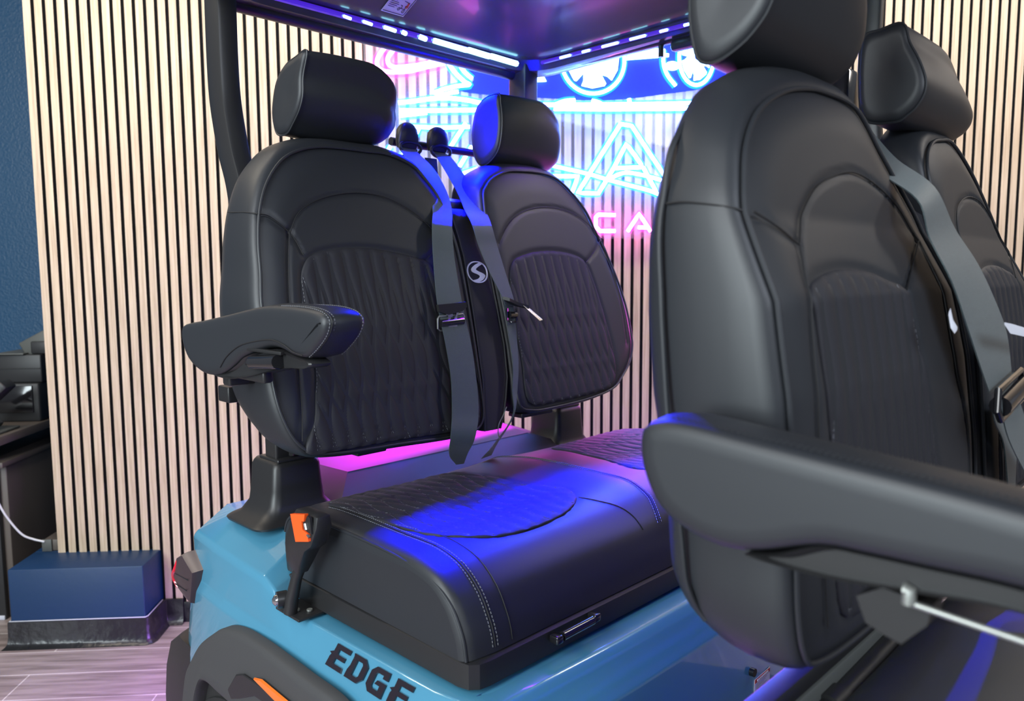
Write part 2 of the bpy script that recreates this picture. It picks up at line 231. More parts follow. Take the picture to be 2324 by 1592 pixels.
class Geo:
    def __init__(s): s.v = []; s.f = []
    def add(s, vs, fs):
        n = len(s.v); s.v += [tuple(x) for x in vs]; s.f += [tuple(i+n for i in f) for f in fs]; return s
    def loft(s, rings, cap=True, closed=True):
        n = len(rings[0]); vs = [p for r in rings for p in r]; fs = []
        for i in range(len(rings)-1):
            for j in range(n if closed else n-1):
                k = (j+1) % n; fs.append((i*n+j, i*n+k, (i+1)*n+k, (i+1)*n+j))
        if cap: fs += [tuple(range(n))[::-1], tuple((len(rings)-1)*n+j for j in range(n))]
        return s.add(vs, fs)
    def box(s, c, d, b=0.0, ax=None):
        """box centred c, dims d, chamfer b, optional axes (3 vectors)"""
        ax = ax or (Vector((1, 0, 0)), Vector((0, 1, 0)), Vector((0, 0, 1)))
        hx, hy, hz = d[0]/2, d[1]/2, d[2]/2; b = min(b, hx*.98, hy*.98, hz*.98); c = Vector(c)
        def ring(h, x, y):
            if b <= 0: pts = [(-x, -y), (x, -y), (x, y), (-x, y)]
            else:
                pts = []
                for sx, sy, a0 in ((1, 1, 0), (-1, 1, 90), (-1, -1, 180), (1, -1, 270)):
                    for a in (0, 30, 60, 90):
                        t = math.radians(a0+a); pts.append((sx*(x-b)+b*math.cos(t), sy*(y-b)+b*math.sin(t)))
            return [tuple(c + ax[0]*p[0] + ax[1]*p[1] + ax[2]*h) for p in pts]
        if b <= 0: return s.loft([ring(-hz, hx, hy), ring(hz, hx, hy)])
        def ring2(h, e):
            pts = []
            for sx, sy, a0 in ((1, 1, 0), (-1, 1, 90), (-1, -1, 180), (1, -1, 270)):
                for a in (0, 30, 60, 90):
                    t = math.radians(a0+a); rr = b-e
                    pts.append((sx*(hx-b)+rr*math.cos(t), sy*(hy-b)+rr*math.sin(t)))
            return [tuple(c + ax[0]*p[0] + ax[1]*p[1] + ax[2]*h) for p in pts]
        return s.loft([ring2(-hz, b*.99), ring2(-hz+b*.3, b*.3), ring2(-hz+b, 0), ring2(hz-b, 0), ring2(hz-b*.3, b*.3), ring2(hz, b*.99)])
    def tube(s, pts, r, seg=8, closed=False, flat=None):
        pts = [Vector(p) for p in pts]; n = len(pts); rings = []; prev = None
        for i, p in enumerate(pts):
            if closed: t = (pts[(i+1) % n]-pts[i-1]).normalized()
            else: t = (pts[min(i+1, n-1)]-pts[max(i-1, 0)]).normalized()
            if prev is None:
                a = Vector((0, 0, 1)) if abs(t.z) < .9 else Vector((1, 0, 0)); x = t.cross(a).normalized()
            else: x = (prev - t*prev.dot(t)).normalized()
            prev = x; y = t.cross(x); rr = r[i] if isinstance(r, (list, tuple)) else r
            rings.append([tuple(p + x*rr*math.cos(2*math.pi*k/seg) + y*rr*math.sin(2*math.pi*k/seg)) for k in range(seg)])
        if closed: rings.append(rings[0]); return s.loft(rings, cap=False)
        return s.loft(rings)
    def cyl(s, a, b, r, seg=20, r2=None):
        return s.tube([a, b], [r, r2 if r2 is not None else r], seg)
    def prism(s, poly, f0, f1):
        """poly 2D, f0/f1 map (a,b)->3D for both ends"""
        return s.loft([[f0(*p) for p in poly], [f1(*p) for p in poly]])
    def make(s, name, material, parent=None, smooth=True, local=False, sharp=None, **k):
        return mesh(name, s.v, s.f, material, parent, smooth, local, sharp=sharp, **k)
def catmull(pts, n=8, closed=False):
    P = [np.array(p, float) for p in pts]; out = []; m = len(P)
    rng = range(m) if closed else range(m-1)
    for i in rng:
        p0 = P[(i-1) % m] if closed or i > 0 else 2*P[0]-P[1]; p1 = P[i]; p2 = P[(i+1) % m]
        p3 = P[(i+2) % m] if closed or i+2 < m else 2*P[-1]-P[-2]
        for k in range(n):
            t = k/n; out.append(.5*((2*p1)+(-p0+p2)*t+(2*p0-5*p1+4*p2-p3)*t*t+(-p0+3*p1-3*p2+p3)*t**3))
    if not closed: out.append(P[-1])
    return np.array(out)
def resample(poly, n, closed=True):
    P = np.array(poly, float)
    if closed: P = np.vstack([P, P[:1]])
    d = np.r_[0, np.cumsum(np.linalg.norm(np.diff(P, axis=0), axis=1))]
    t = np.linspace(0, d[-1], n+1)[:-1] if closed else np.linspace(0, d[-1], n)
    return np.stack([np.interp(t, d, P[:, k]) for k in range(P.shape[1])], 1)
def seg_dist(X, Y, line):
    """distance of points to a polyline (2D numpy)"""
    D = np.full(X.shape, 1e9); L = np.array(line)
    for a, b in zip(L[:-1], L[1:]):
        ab = b-a; l2 = (ab**2).sum()+1e-12; t = np.clip(((X-a[0])*ab[0]+(Y-a[1])*ab[1])/l2, 0, 1)
        D = np.minimum(D, np.hypot(X-a[0]-t*ab[0], Y-a[1]-t*ab[1]))
    return D
def inside(X, Y, poly):
    P = np.array(poly); r = np.zeros(X.shape, bool); n = len(P)
    for i in range(n):
        x1, y1 = P[i]; x2, y2 = P[(i+1) % n]
        c = ((y1 > Y) != (y2 > Y)) & (X < (x2-x1)*(Y-y1)/((y2-y1)+1e-15)+x1); r ^= c
    return r
def tabf(tab):
    xs = [a for a, b in tab]; ys = [b for a, b in tab]
    return lambda z: np.interp(z, xs, ys)
def ribbon(name, left, right, thick, parent, local=True, material=None, n=6, uvlen=None):
    Lc = catmull(left, n); Rc = catmull(right, n); k = len(Lc); V = []; UV = []; F = []
    ln = np.r_[0, np.cumsum(np.linalg.norm(np.diff((Lc+Rc)/2, axis=0), axis=1))]
    W = 6
    for i in range(k):
        a, b = Vector(Lc[i]), Vector(Rc[i]); c0 = Vector((Lc[max(i-1, 0)]+Rc[max(i-1, 0)])/2); c1 = Vector((Lc[min(i+1, k-1)]+Rc[min(i+1, k-1)])/2)
        nrm = (b-a).cross(c1-c0); nrm = nrm.normalized()*thick/2 if nrm.length > 1e-9 else Vector((0, 0, thick/2))
        for s in (1, -1):
            for j in range(W+1):
                t = j/W if s > 0 else 1-j/W; p = a.lerp(b, t)+nrm*s; V.append(tuple(p)); UV.append((t, ln[i]))
    m = 2*(W+1)
    for i in range(k-1):
        for j in range(m):
            q = (j+1) % m; F.append((i*m+j, i*m+q, (i+1)*m+q, (i+1)*m+j))
    F += [tuple(range(m)), tuple((k-1)*m+j for j in range(m))]
    return mesh(name, V, F, material or M['belt'], parent, True, local, uvs=UV, sharp=50)
# ------------------------------------------------------------------ the room
def plainbox(name, lo, hi, material, b=0.0, parent=None, **k):
    g = Geo(); g.box([(a+c)/2 for a, c in zip(lo, hi)], [c-a for a, c in zip(lo, hi)], b); return g.make(name, material, parent, smooth=b > 0, sharp=40, **k)
tag(plainbox('floor', (-4.5, -7.5, -0.1), (5.5, 2.2, 0.0), M['floor']), 'grey wood-look plank tile floor with pale grout lines', 'floor', kind='structure')
tag(plainbox('wall_back', (-1.57, 0.022, 0.0), (5.5, 0.14, 3.1), M['bluewall']), 'wall carrying the wooden slat cladding', 'wall', kind='structure')
tag(plainbox('wall_left', (-4.5, 1.3, 0.0), (-1.45, 1.42, 3.1), M['bluewall']), 'textured navy blue wall left of the slatted wall', 'wall', kind='structure')
tag(plainbox('wall_inner', (-1.57, 0.14, 0.0), (-1.45, 1.3, 3.1), M['bluewall']), 'end of the wall beside the desk recess', 'wall', kind='structure')
g = Geo(); fm = []
x = -1.57; gap = 0.0128; pitch = 0.03988; gx = -1.536
edges = [x]
while gx < 5.4: edges += [gx-gap/2, gx+gap/2]; gx += pitch
for i in range(0, len(edges)-1, 2):
    a, b = edges[i], edges[i+1]; z0 = 0.288 if (a+b)/2 < -1.19 else 0.083
    n0 = len(g.f); g.box(((a+b)/2, 0.008, (z0+3.0)/2), (b-a, 0.016, 3.0-z0)); fm += [0 if (k_ == 0 or k_ > 3) else 1 for k_ in range(len(g.f)-n0)]
n0 = len(g.f); g.box((1.92, 0.0185, 1.55), (6.98, 0.005, 2.93)); fm += [1]*(len(g.f)-n0)
sl = g.make('trim_1', None, smooth=False, mats=[M['slat'], M['felt']], fmat=fm)
tag(sl, 'pale oak slat cladding over black felt along the back wall', 'wall cladding', kind='structure')
tag(plainbox('baseboard_back', (-1.185, -0.008, 0.0), (5.4, 0.020, 0.083), M['base'], 0.003), 'black baseboard under the slatted wall', 'baseboard', kind='structure')
# blue ledge at the foot of the wall
led = tag(plainbox('trim_2', (-1.668, -0.170, 0.0), (-1.183, 0.018, 0.298), M['blueledge'], 0.004), 'navy blue painted ledge box at the foot of the slatted wall', 'ledge', kind='structure')
tag(plainbox('trim_5', (-1.668, 0.018, 0.0), (-1.575, 0.16, 0.298), M['blueledge'], 0.003), 'navy blue ledge running back beside the desk', 'ledge', kind='structure')
def cove(name, path, material, lab):
    g = Geo(); prof = [(0, 0), (0.026, 0), (0.016, 0.006), (0.010, 0.018), (0.007, 0.04), (0.006, 0.098), (0.0, 0.100)]
    P = [Vector((*p, 0)) for p in path]; rings = []
    for i, p in enumerate(P):
        d0 = (P[i]-P[i-1]).normalized() if i > 0 else (P[1]-P[0]).normalized(); d1 = (P[i+1]-P[i]).normalized() if i < len(P)-1 else d0
        n0 = Vector((d0.y, -d0.x, 0)); n1 = Vector((d1.y, -d1.x, 0)); nn = (n0+n1); nn = nn/max(nn.dot(n0), .2)
        rings.append([tuple(p+nn*a+Vector((0, 0, z))) for a, z in prof])
    g.loft(rings); return tag(g.make(name, material, None, smooth=True, sharp=50), lab, 'baseboard', kind='structure')
cove('baseboard_left', [(-1.670, 0.02), (-1.670, -0.172), (-1.186, -0.172), (-1.176, -0.166), (-1.172, -0.156), (-1.172, -0.02), (-1.165, -0.010), (-1.10, -0.009)], M['base'], 'scuffed black rubber baseboard wrapped round the blue ledge')
g = Geo(); g.tube([(-1.671, 0.0, .101), (-1.671, -0.174, .101), (-1.40, -0.1745, .1015), (-1.183, -0.174, .101), (-1.176, -0.165, .101), (-1.175, -0.02, .101)], 0.0022, 6)
tag(g.make('trim_3', M['caulk']), 'thin white caulk line above the ledge baseboard', 'caulk line', kind='structure')

# ------------------------------------------------------------------ desk and what stands on it
dk = empty('desk', (-2.0, 0.5, 0), label='dark wood desk in the recess left of the slatted wall', cat='desk')
def pbox(name, lo, hi, m, parent, b=0.003, rot=None, **k):
    px, py, pz = parent.matrix_world.translation if parent else (0, 0, 0)
    p = parent
    off = Vector((0, 0, 0))
    while p: off += p.location; p = p.parent
    lo = Vector(lo)-off; hi = Vector(hi)-off; g = Geo(); c = (lo+hi)/2; d = hi-lo
    ax = None
    if rot is not None: R = rot.to_matrix(); ax = (R.col[0], R.col[1], R.col[2])
    g.box(c, d, b, ax); return g.make(name, m, parent, smooth=b > 0, sharp=40, **k)
pbox('desk_top', (-2.30, 0.00, 0.725), (-1.765, 1.25, 0.760), M['wood'], dk)
pbox('side_panel', (-2.28, 0.10, 0.0), (-1.80, 1.22, 0.63), M['wood'], dk)
pbox('shelf_rail', (-1.86, 0.05, 0.628), (-1.785, 1.22, 0.650), M['wood'], dk)
pbox('end_panel', (-2.29, 0.075, 0.0), (-1.825, 0.10, 0.725), M['device'], dk)
pbox('plinth', (-2.27, 0.07, 0.0), (-1.83, 0.099, 0.018), M['caulk'], dk)
pr = empty('receipt_printer', (-1.88, 0.45, 0.76), label='stack of black office devices on the desk against the blue wall', cat='printer')
pbox('base_unit', (-2.06, 0.33, 0.760), (-1.775, 0.70, 0.925), M['device'], pr, 0.01)
pbox('front_panel', (-2.04, 0.322, 0.80), (-1.80, 0.332, 0.915), M['gloss'], pr, 0.002)
pbox('paper_tray', (-1.955, 0.35, 0.926), (-1.77, 0.66, 1.045), M['device'], pr, 0.006)
pbox('tray_lip', (-1.955, 0.34, 1.046), (-1.835, 0.60, 1.052), M['device2'], pr, 0.001)
pbox('drawer_seam', (-1.95, 0.346, 0.985), (-1.775, 0.352, 0.988), M['seam'], pr, 0)
pbox('feeder', (-1.865, 0.38, 1.052), (-1.74, 0.62, 1.125), M['device2'], pr, 0.006, rot=Matrix.Rotation(math.radians(-28), 4, 'Y').to_quaternion())
pbox('feeder_cover', (-1.82, 0.37, 1.046), (-1.72, 0.60, 1.100), M['device'], pr, 0.006)
tm = empty('payment_terminal', (-1.86, 0.12, 0.76), label='black card payment terminal tilted on its stand at the desk edge', cat='card terminal')
rq = Matrix.Rotation(math.radians(-42), 4, 'Y').to_quaternion()
pbox('terminal_body', (-1.99, 0.08, 0.855), (-1.75, 0.16, 0.895), M['device'], tm, 0.008, rot=rq)
pbox('screen', (-1.90, 0.074, 0.915), (-1.79, 0.081, 0.950), M['gloss'], tm, 0.002, rot=rq)
pbox('stand_arm', (-1.89, 0.09, 0.800), (-1.81, 0.13, 0.822), M['device'], tm, 0.004, rot=Matrix.Rotation(math.radians(35), 4, 'Y').to_quaternion())
pbox('stand_foot', (-1.93, 0.04, 0.7615), (-1.79, 0.20, 0.7705), M['device2'], tm, 0.003)
pbox('card_slot', (-1.83, 0.06, 0.800), (-1.80, 0.075, 0.822), M['white'], tm, 0.002, rot=rq)
ob = empty('power_box', (-1.62, 0.04, 0.298), label='small dark power adapter box standing on the blue ledge', cat='power adapter')
pbox('housing', (-1.635, 0.02, 0.300), (-1.58, 0.12, 0.345), M['wood'], ob, 0.003)
pbox('cover', (-1.637, 0.012, 0.300), (-1.60, 0.02, 0.348), M['device2'], ob, 0.002)
g = Geo(); g.tube(catmull([(-1.86, -0.012, 0.775), (-1.835, -0.012, 0.745), (-1.82, -0.01, 0.66), (-1.805, -0.01, 0.60), (-1.765, -0.02, 0.50), (-1.735, -0.01, 0.43), (-1.70, 0.0, 0.375), (-1.665, 0.01, 0.352), (-1.625, 0.012, 0.340)], 8), 0.0042, 8)
tag(g.make('charging_cable', M['cord']), 'thin white cable drooping from the desk edge to the ledge', 'cable')
g = Geo(); g.tube([(-1.872, 0.04, 0.765), (-1.84, 0.03, 0.764)], 0.004, 6); g.make('cord_end', M['neonc'] if False else M['cord'], tm) if False else None

# ------------------------------------------------------------------ neon sign on the wall
NY = -0.072
def npt(p, y=NY): return (p[0], y, p[1])
sign = empty('neon_sign', (0.9, -0.05, 1.9), label='large pink and cyan neon sign on clear acrylic in front of the slats', cat='neon sign')
def sloc(vs): return [(a-0.9, b+0.05, c-1.9) for a, b, c in vs]
a0, a1, a2, a3 = NEON['acrylic']
ax0, ax1, az0, az1 = a0[0], 1.42, a0[1], 2.44
g = Geo(); g.box(((ax0+ax1)/2-.9, -0.008, (az0+az1)/2-1.9), (ax1-ax0, 0.006, az1-az0), 0.0015); g.make('acrylic_panel', M['acrylic'], sign, smooth=False)
band = catmull(NEON['band'][:11], 6); band = [tuple(p) for p in band] + [(NEON['band'][11][0], 2.40), (NEON['band'][12][0], 2.40)]
g = Geo(); g.loft([sloc([npt(p, -0.0625) for p in band]), sloc([npt(p, -0.0615) for p in band])]); g.make('blue_road_print', M['vinyl'], sign, smooth=False)
def neon(name, keys, core, halo, r=0.0068, smooth_=True, closed=False):
    g = Geo(); s = Geo()
    for k in keys:
        pts = NEON[k] if isinstance(k, str) else k
        P = catmull(pts, 7, closed) if smooth_ and len(pts) > 2 else np.array(pts)
        if not (smooth_ and len(pts) > 2):
            P = resample(P, max(4, int(np.linalg.norm(np.diff(P, axis=0), axis=1).sum()/0.02)), closed=False)
            if len(pts) > 2:                                        # keep sharp corners
                Q = []
                for a, b in zip(pts[:-1], pts[1:]):
                    for t in np.linspace(0, 1, 5)[:-1]: Q.append(np.array(a)*(1-t)+np.array(b)*t)
                Q.append(np.array(pts[-1])); P = np.array(Q)
        g.tube(sloc([npt(p) for p in P]), r, 8, closed)
        # flat glowing band behind the tube, stands in for its halo
        W = r*2.3; L_ = []; R_ = []
        n = len(P)
        for i in range(n):
            t = P[min(i+1, n-1)]-P[max(i-1, 0)]
            if closed: t = P[(i+1) % n]-P[i-1]
            t = t/(np.linalg.norm(t)+1e-9); nn = np.array([-t[1], t[0]])*W; L_.append(P[i]+nn); R_.append(P[i]-nn)
        rings = [sloc([npt(L_[i], -0.0665), npt(L_[i], -0.0640), npt(R_[i], -0.0640), npt(R_[i], -0.0665)]) for i in range(n)]
        if closed: rings.append(rings[0])
        s.loft(rings, cap=not closed)
    o = g.make(name, core, sign); s.make('tube_halo', halo, o, smooth=False); return o
neon('pink_swoosh_tube', ['pink_outer', 'pink_inner'], M['neonp'], M['halop'], 0.0074)
neon('cyan_arrow_tube', ['c1', 'c2', 'c3'], M['neonc'], M['haloc'])
neon('horizon_tube', ['bar1', 'bar2', 's1', 's2', 's3', 'tick1', 'tick2', 'tick3'], M['neonc'], M['haloc'], 0.0072)
neon('letter_tube', ['A_out', 'A_right', 'A_left', 'A_left2'], M['neonc'], M['haloc'], 0.0066, smooth_=False)
neon('letter_tube', ['l0', 'l0b', 'l1', 'l2', 'l3', 'l4'], M['neonc'], M['haloc'], 0.0066, smooth_=False)
neon('crossing_tube', ['sw1', 'sw2'], M['neonc'], M['haloc'], 0.0060)
neon('pink_letter_tube', ['C', 'Aa', 'Ab'], M['neonp'], M['halop'], 0.0068, smooth_=False)
def ring_pts(c, rx, rz, n=40): return [(c[0]+rx*math.cos(2*math.pi*i/n), c[1]+rz*math.sin(2*math.pi*i/n)) for i in range(n)]
def wheel(c, rx, rz, blade, phase):
    neon('wheel_ring_tube', [ring_pts(c, rx, rz, 24)], M['neonc'], M['haloc'], 0.0058, True, True)
    g = Geo()
    for k in range(5):
        a = 2*math.pi*k/5+phase; poly = []
        for p in blade:
            dx, dz = (p[0]-c[0])/rx, (p[1]-c[1])/rz
            poly.append((c[0]+rx*(dx*math.cos(a)-dz*math.sin(a)), c[1]+rz*(dx*math.sin(a)+dz*math.cos(a))))
        g.loft([sloc([npt(p, -0.070) for p in poly]), sloc([npt(p, -0.066) for p in poly])])
    g.make('wheel_blade', M['neonc'], sign, smooth=False)
wc, wr = NEON['wheel1']; R1 = wr[0]-wc[0]
wheel(wc, R1, R1, NEON['blade'], 0)
w2 = NEON['wheel2']; rx2 = w2[1][0]-w2[0][0]; rz2 = w2[0][1]-w2[2][1]
bl2 = [(w2[0][0]+(p[0]-wc[0])/R1*rx2, w2[0][1]+(p[1]-wc[1])/R1*rz2) for p in NEON['blade']]
wheel(w2[0], rx2, rz2, bl2, 0.3)
for key, nm_ in (('block', 'lit_chassis_shape'), ('tri', 'lit_triangle')):
    g = Geo(); g.loft([sloc([npt(p, -0.071) for p in NEON[key]]), sloc([npt(p, -0.066) for p in NEON[key]])]); g.make(nm_, M['neonc'], sign, smooth=False)
oc = NEON['oval'][0]
g = Geo(); g.loft([sloc([npt(p, -0.071) for p in ring_pts(oc, 0.027, 0.016, 20)]), sloc([npt(p, -0.066) for p in ring_pts(oc, 0.027, 0.016, 20)])])
g.make('lit_mirror_shape', M['neonc'], sign, smooth=False)
neon('fork_tube', ['fork'], M['neonc'], M['haloc'], 0.0062)
for px_, pz_ in ((ax0+.04, az0+.03), (ax1-.06, az0+.03), (ax0+.03, az1-.05), (1.1, az1-.05)):
    g = Geo(); g.cyl((px_-.9, -0.016, pz_-1.9), (px_-.9, 0.049, pz_-1.9), 0.007, 14); g.make('standoff', M['chrome'], sign)
# ------------------------------------------------------------------ the golf cart
cart_o = empty('golf_cart', (OX, OY, 0), CY, 'light blue golf cart with two rows of black seats and a roof', 'golf cart')
def part(g, name, m, parent=None, sharp=40, smooth=True, label=None, **k):
    o = g.make(name, m, parent or cart_o, smooth, True, sharp, **k)
    if label: o['label'] = label
    return o
RF = lambda z: -0.565 - 0.23*(np.asarray(z)-1.3)                   # front face plane of the rear seat backs
FF = tabf([(.9, .51), (1.0, .505), (1.25, .49), (1.35, .475), (1.44, .435), (1.62, .39), (1.7, .375)])
RR = tabf([(1.0, -.62), (1.04, -.664), (1.12, -.726), (1.19, -.76), (1.27, -.776), (1.36, -.778), (1.50, -.768), (1.58, -.762), (1.66, -.755)])
FR = tabf([(.95, .42), (.97, .385), (1.0, .357), (1.034, .344), (1.095, .337), (1.16, .327), (1.236, .317), (1.34, .3107), (1.41, .3115), (1.47, .316), (1.52, .318), (1.62, .315)])
def lobe(name, outline, front, rear, seams, grooves, center, parent, label=None, lift=.022):
    O = resample(catmull(outline, 6, True), 200); c = np.array(center); nA = len(O); V = []; rings = []
    ts = list(np.linspace(0.02, 0.90, 52)) + [.93, .955, .975, .99, 1.0]
    for t in ts:
        P = c+(O-c)*t; u, z = P[:, 0], P[:, 1]
        d = np.zeros(nA)
        for ln, dep, wid in grooves: d -= dep*np.exp(-(seg_dist(u, z, ln)/wid)**2)
        edge = 0.010*(1-max(0, (t-.82)/.18)**2) - 0.004
        v = front(z)+edge+d
        rings.append(np.stack([u, v, z], 1))
    # side wall
    for s, out in ((0.02, .004), (.06, .009), (.14, .012), (.3, .013), (.5, .012), (.7, .008), (.86, .0), (.95, -.010), (1.0, -.028)):
        nrm = O-c; nrm = nrm/np.linalg.norm(nrm, axis=1)[:, None]; P = O+nrm*out
        v = front(O[:, 1])*(1-s)+rear(O[:, 1])*s
        rings.append(np.stack([P[:, 0], v-.003, P[:, 1]+lift*s**.7*np.clip((O[:, 1]-1.42)/.14, 0, 1)], 1))
    for t in (.8, .55, .3):
        P = c+(O-c)*t; rings.append(np.stack([P[:, 0], rear(P[:, 1])-.004, P[:, 1]], 1))
    g = Geo(); g.loft([[tuple(p) for p in r] for r in rings])
    o = part(g, name, M['leather'], parent, 70, label=label)
    return o, O
def on_front(front, pts, lift=0.009): return [(p[0], float(front(p[1]))+lift, p[1]) for p in pts]
def seam(parent, front, line, r=0.0011, m='seam', name='seam', lift=0.0065):
    g = Geo(); g.tube(on_front(front, catmull(line, 6), lift), r, 6); return part(g, name, M[m], parent)
def stitches(name, parent, pts3, step=0.006, length=0.0036, r=0.0008, m='thread'):
    P = resample(np.array(pts3), max(3, int(np.linalg.norm(np.diff(np.array(pts3), axis=0), axis=1).sum()/step)), closed=False); g = Geo()
    for a, b in zip(P[:-1], P[1:]):
        d = (b-a); g.tube([a+d*.2, a+d*.8], r, 4)
    return part(g, name, M[m], parent)
def quilt(name, outline, front, parent, u0, pitch, z_top, z_dia, lift=0.004, label=None, nseam=None, lean=0.0):
    """quilted insert: straight channels at the top that open into long diamonds below"""
    O = resample(catmull(outline, 5, True), 220); lo, hi = O.min(0), O.max(0)
    def curve(i, sgn, z):
        amp = pitch*0.5*np.clip((z_top-z)/(z_top-z_dia), 0, 1)
        return u0+i*pitch+lean*(z_top-z)+sgn*amp*np.sin(math.pi*(z_top-z)/0.135)
    c = (lo+hi)/2; V = []; rings = []
    nN = range(-2, int((hi[0]-lo[0])/pitch)+5)
    for t in list(np.linspace(.01, .97, 72))+[.985, 1.0, 1.0]:
        P = c+(O-c)*t; u, z = P[:, 0], P[:, 1]; dm = np.full(len(u), 1.0)
        for i in nN:
            for s in (-1, 1): dm = np.minimum(dm, np.abs(u-curve(i, s, z)))
        h = 0.0048*(1-np.exp(-dm/0.006))
        h = h*min(1, (1-t)/.04+.1)
        v = front(z)+lift+h-(0.006 if (t == 1.0 and len(rings) > 73) else 0.0)
        rings.append(np.stack([u, v, z], 1))
    g = Geo(); g.loft([[tuple(p) for p in r] for r in rings]); o = part(g, name, M['leather2'], parent, 80, label=label)
    g = Geo()
    zz = np.arange(lo[1]+.004, hi[1]-.002, 0.0075)
    for i in nN:
        for s in ((-1, 1)):
            uu = curve(i, s, zz); ins = inside(uu, zz, O)
            for k in range(len(zz)-1):
                if ins[k] and ins[k+1]:
                    a = np.array([uu[k], float(front(zz[k]))+lift+.0009, zz[k]]); b = np.array([uu[k+1], float(front(zz[k+1]))+lift+.0009, zz[k+1]])
                    g.tube([a+(b-a)*.18, a+(b-a)*.82], 0.00055, 3)
    part(g, 'quilt_stitching', M['thread'], o, kind=None) if False else part(g, 'quilt_stitching', M['thread'], o)
    return o

def seat_back(kind, outline, front, rear, center, arch, qpoly, extra, lab, u0, ql, inner=None, zt=1.40, zd=1.22):
    gro = [(np.array(catmull(arch, 6)), .004, .004)] + [(np.array(catmull(e, 6)), .004, .004) for e in extra] + [(np.vstack([resample(catmull(qpoly, 5, True), 60), resample(catmull(qpoly, 5, True), 60)[:1]]), .004, .006)]
    o, O = lobe('seat_back', outline, front, rear, None, gro, center, cart_o, lab, .022 if kind == 'rear' else .036)
    g = Geo(); P = [(u, float(front(z))+0.0005, z) for u, z in O]; g.tube(P, 0.0032, 8, closed=True); part(g, 'piping', M['leather'], o)
    seam(o, front, arch); [seam(o, front, e) for e in extra]
    quilt('quilted_panel', qpoly, front, o, u0, 0.036, zt, zd, label=ql, lean=0.10 if kind == 'rear' else .06)
    return o, O
NEAR_O = [(.2785, 1.6525), (.1806, 1.6512), (.117, 1.6393), (.065, 1.6118), (.0238, 1.5615), (-.0003, 1.5054), (-.0131, 1.4425), (-.0184, 1.3807), (-.0255, 1.3246), (-.0265, 1.2543), (-.0268, 1.1863), (-.024, 1.14), (-.0178, 1.1057), (-.0043, 1.0686), (.0151, 1.042), (.045, 1.025), (.12, 1.016), (.25, 1.012), (.40, 1.005), (.47, 1.01), (.50, 1.04), (.507, 1.12), (.51, 1.25), (.508, 1.40), (.497, 1.48), (.472, 1.56), (.4339, 1.61), (.4056, 1.634), (.3403, 1.652)]
FAR_O = [(.868, 1.655), (.765, 1.653), (.7166, 1.645), (.6645, 1.623), (.637, 1.599), (.624, 1.577), (.618, 1.5), (.622, 1.4), (.628, 1.3), (.630, 1.2), (.626, 1.1), (.630, 1.045), (.67, 1.030), (.7353, 1.027), (.9019, 1.033), (1.0172, 1.050), (1.0728, 1.082), (1.1163, 1.117), (1.140, 1.155), (1.1468, 1.1924), (1.1437, 1.2822), (1.1137, 1.3897), (1.0626, 1.4951), (1.0237, 1.5674), (.9432, 1.6351)]
q_near = [(.022, 1.030), (.0483, 1.0874), (.0607, 1.1474), (.0671, 1.1896), (.0619, 1.2553), (.0600, 1.3094), (.0652, 1.359), (.0724, 1.3893), (.094, 1.4154), (.1412, 1.4289), (.2158, 1.435), (.292, 1.4296), (.3962, 1.4088), (.4151, 1.3791), (.4375, 1.3003), (.470, 1.20), (.485, 1.10), (.480, 1.03), (.40, 1.018), (.25, 1.022), (.10, 1.024)]
arch_n = [(.052, 1.455), (.0793, 1.5008), (.1231, 1.5297), (.1831, 1.5486), (.2487, 1.5561), (.3152, 1.5487), (.3882, 1.5164), (.4534, 1.4639)]
wl_n = [(-.004, 1.497), (.0138, 1.4939), (.0345, 1.4799), (.054, 1.4629), (.0659, 1.4454), (.078, 1.418)]
sv_n = [(.054, 1.4629), (.0414, 1.3989), (.0320, 1.3229), (.0320, 1.2508), (.0292, 1.193), (.0238, 1.1215), (.0138, 1.055)]
wr_n = [(.3962, 1.4088), (.4231, 1.4298), (.4534, 1.4639)]
sr_n = [(.4534, 1.4639), (.470, 1.38), (.490, 1.25), (.497, 1.12)]
near_rear, ON = seat_back('rear', NEAR_O, RF, RR, (.24, 1.30), arch_n, q_near, [wl_n, sv_n, wr_n, sr_n], 'near backrest of the rear bench, behind the raised armrest', .03, 'black quilted insert of the near rear backrest')
q_far = [(.664, 1.05), (.660, 1.15), (.658, 1.25), (.662, 1.34), (.670, 1.385), (.690, 1.412), (.721, 1.423), (.7839, 1.4356), (.8652, 1.4382), (.9384, 1.4294), (.9837, 1.4086), (1.0065, 1.3529), (1.0289, 1.2509), (1.0412, 1.1487), (1.035, 1.09), (1.0, 1.055), (.90, 1.045), (.78, 1.042)]
arch_f = [(.645, 1.455), (.662, 1.475), (.6905, 1.5034), (.7304, 1.5302), (.7866, 1.5509), (.8693, 1.5604), (.9517, 1.5512), (1.023, 1.5215), (1.0731, 1.4793)]
wf1 = [(.9837, 1.4086), (1.0308, 1.4396), (1.0731, 1.4793)]; wf2 = [(1.0731, 1.4793), (1.095, 1.42), (1.118, 1.30), (1.115, 1.17)]
far_rear, OFa = seat_back('rear', FAR_O, RF, RR, (.885, 1.30), arch_f, q_far, [wf1, wf2], 'far backrest of the rear bench, under blue light', .66, 'black quilted insert of the far rear backrest')
# stitched break line on the near side wall
g = Geo(); g.tube([(-.0150, v, 1.4995+(v+.6)*-.06) for v in (-.72, -.70, -.66, -.64)]+[(-.0145, -.620, 1.500), (-.006, -.609, 1.498)], .0010, 6); part(g, 'seam', M['seam'], near_rear)
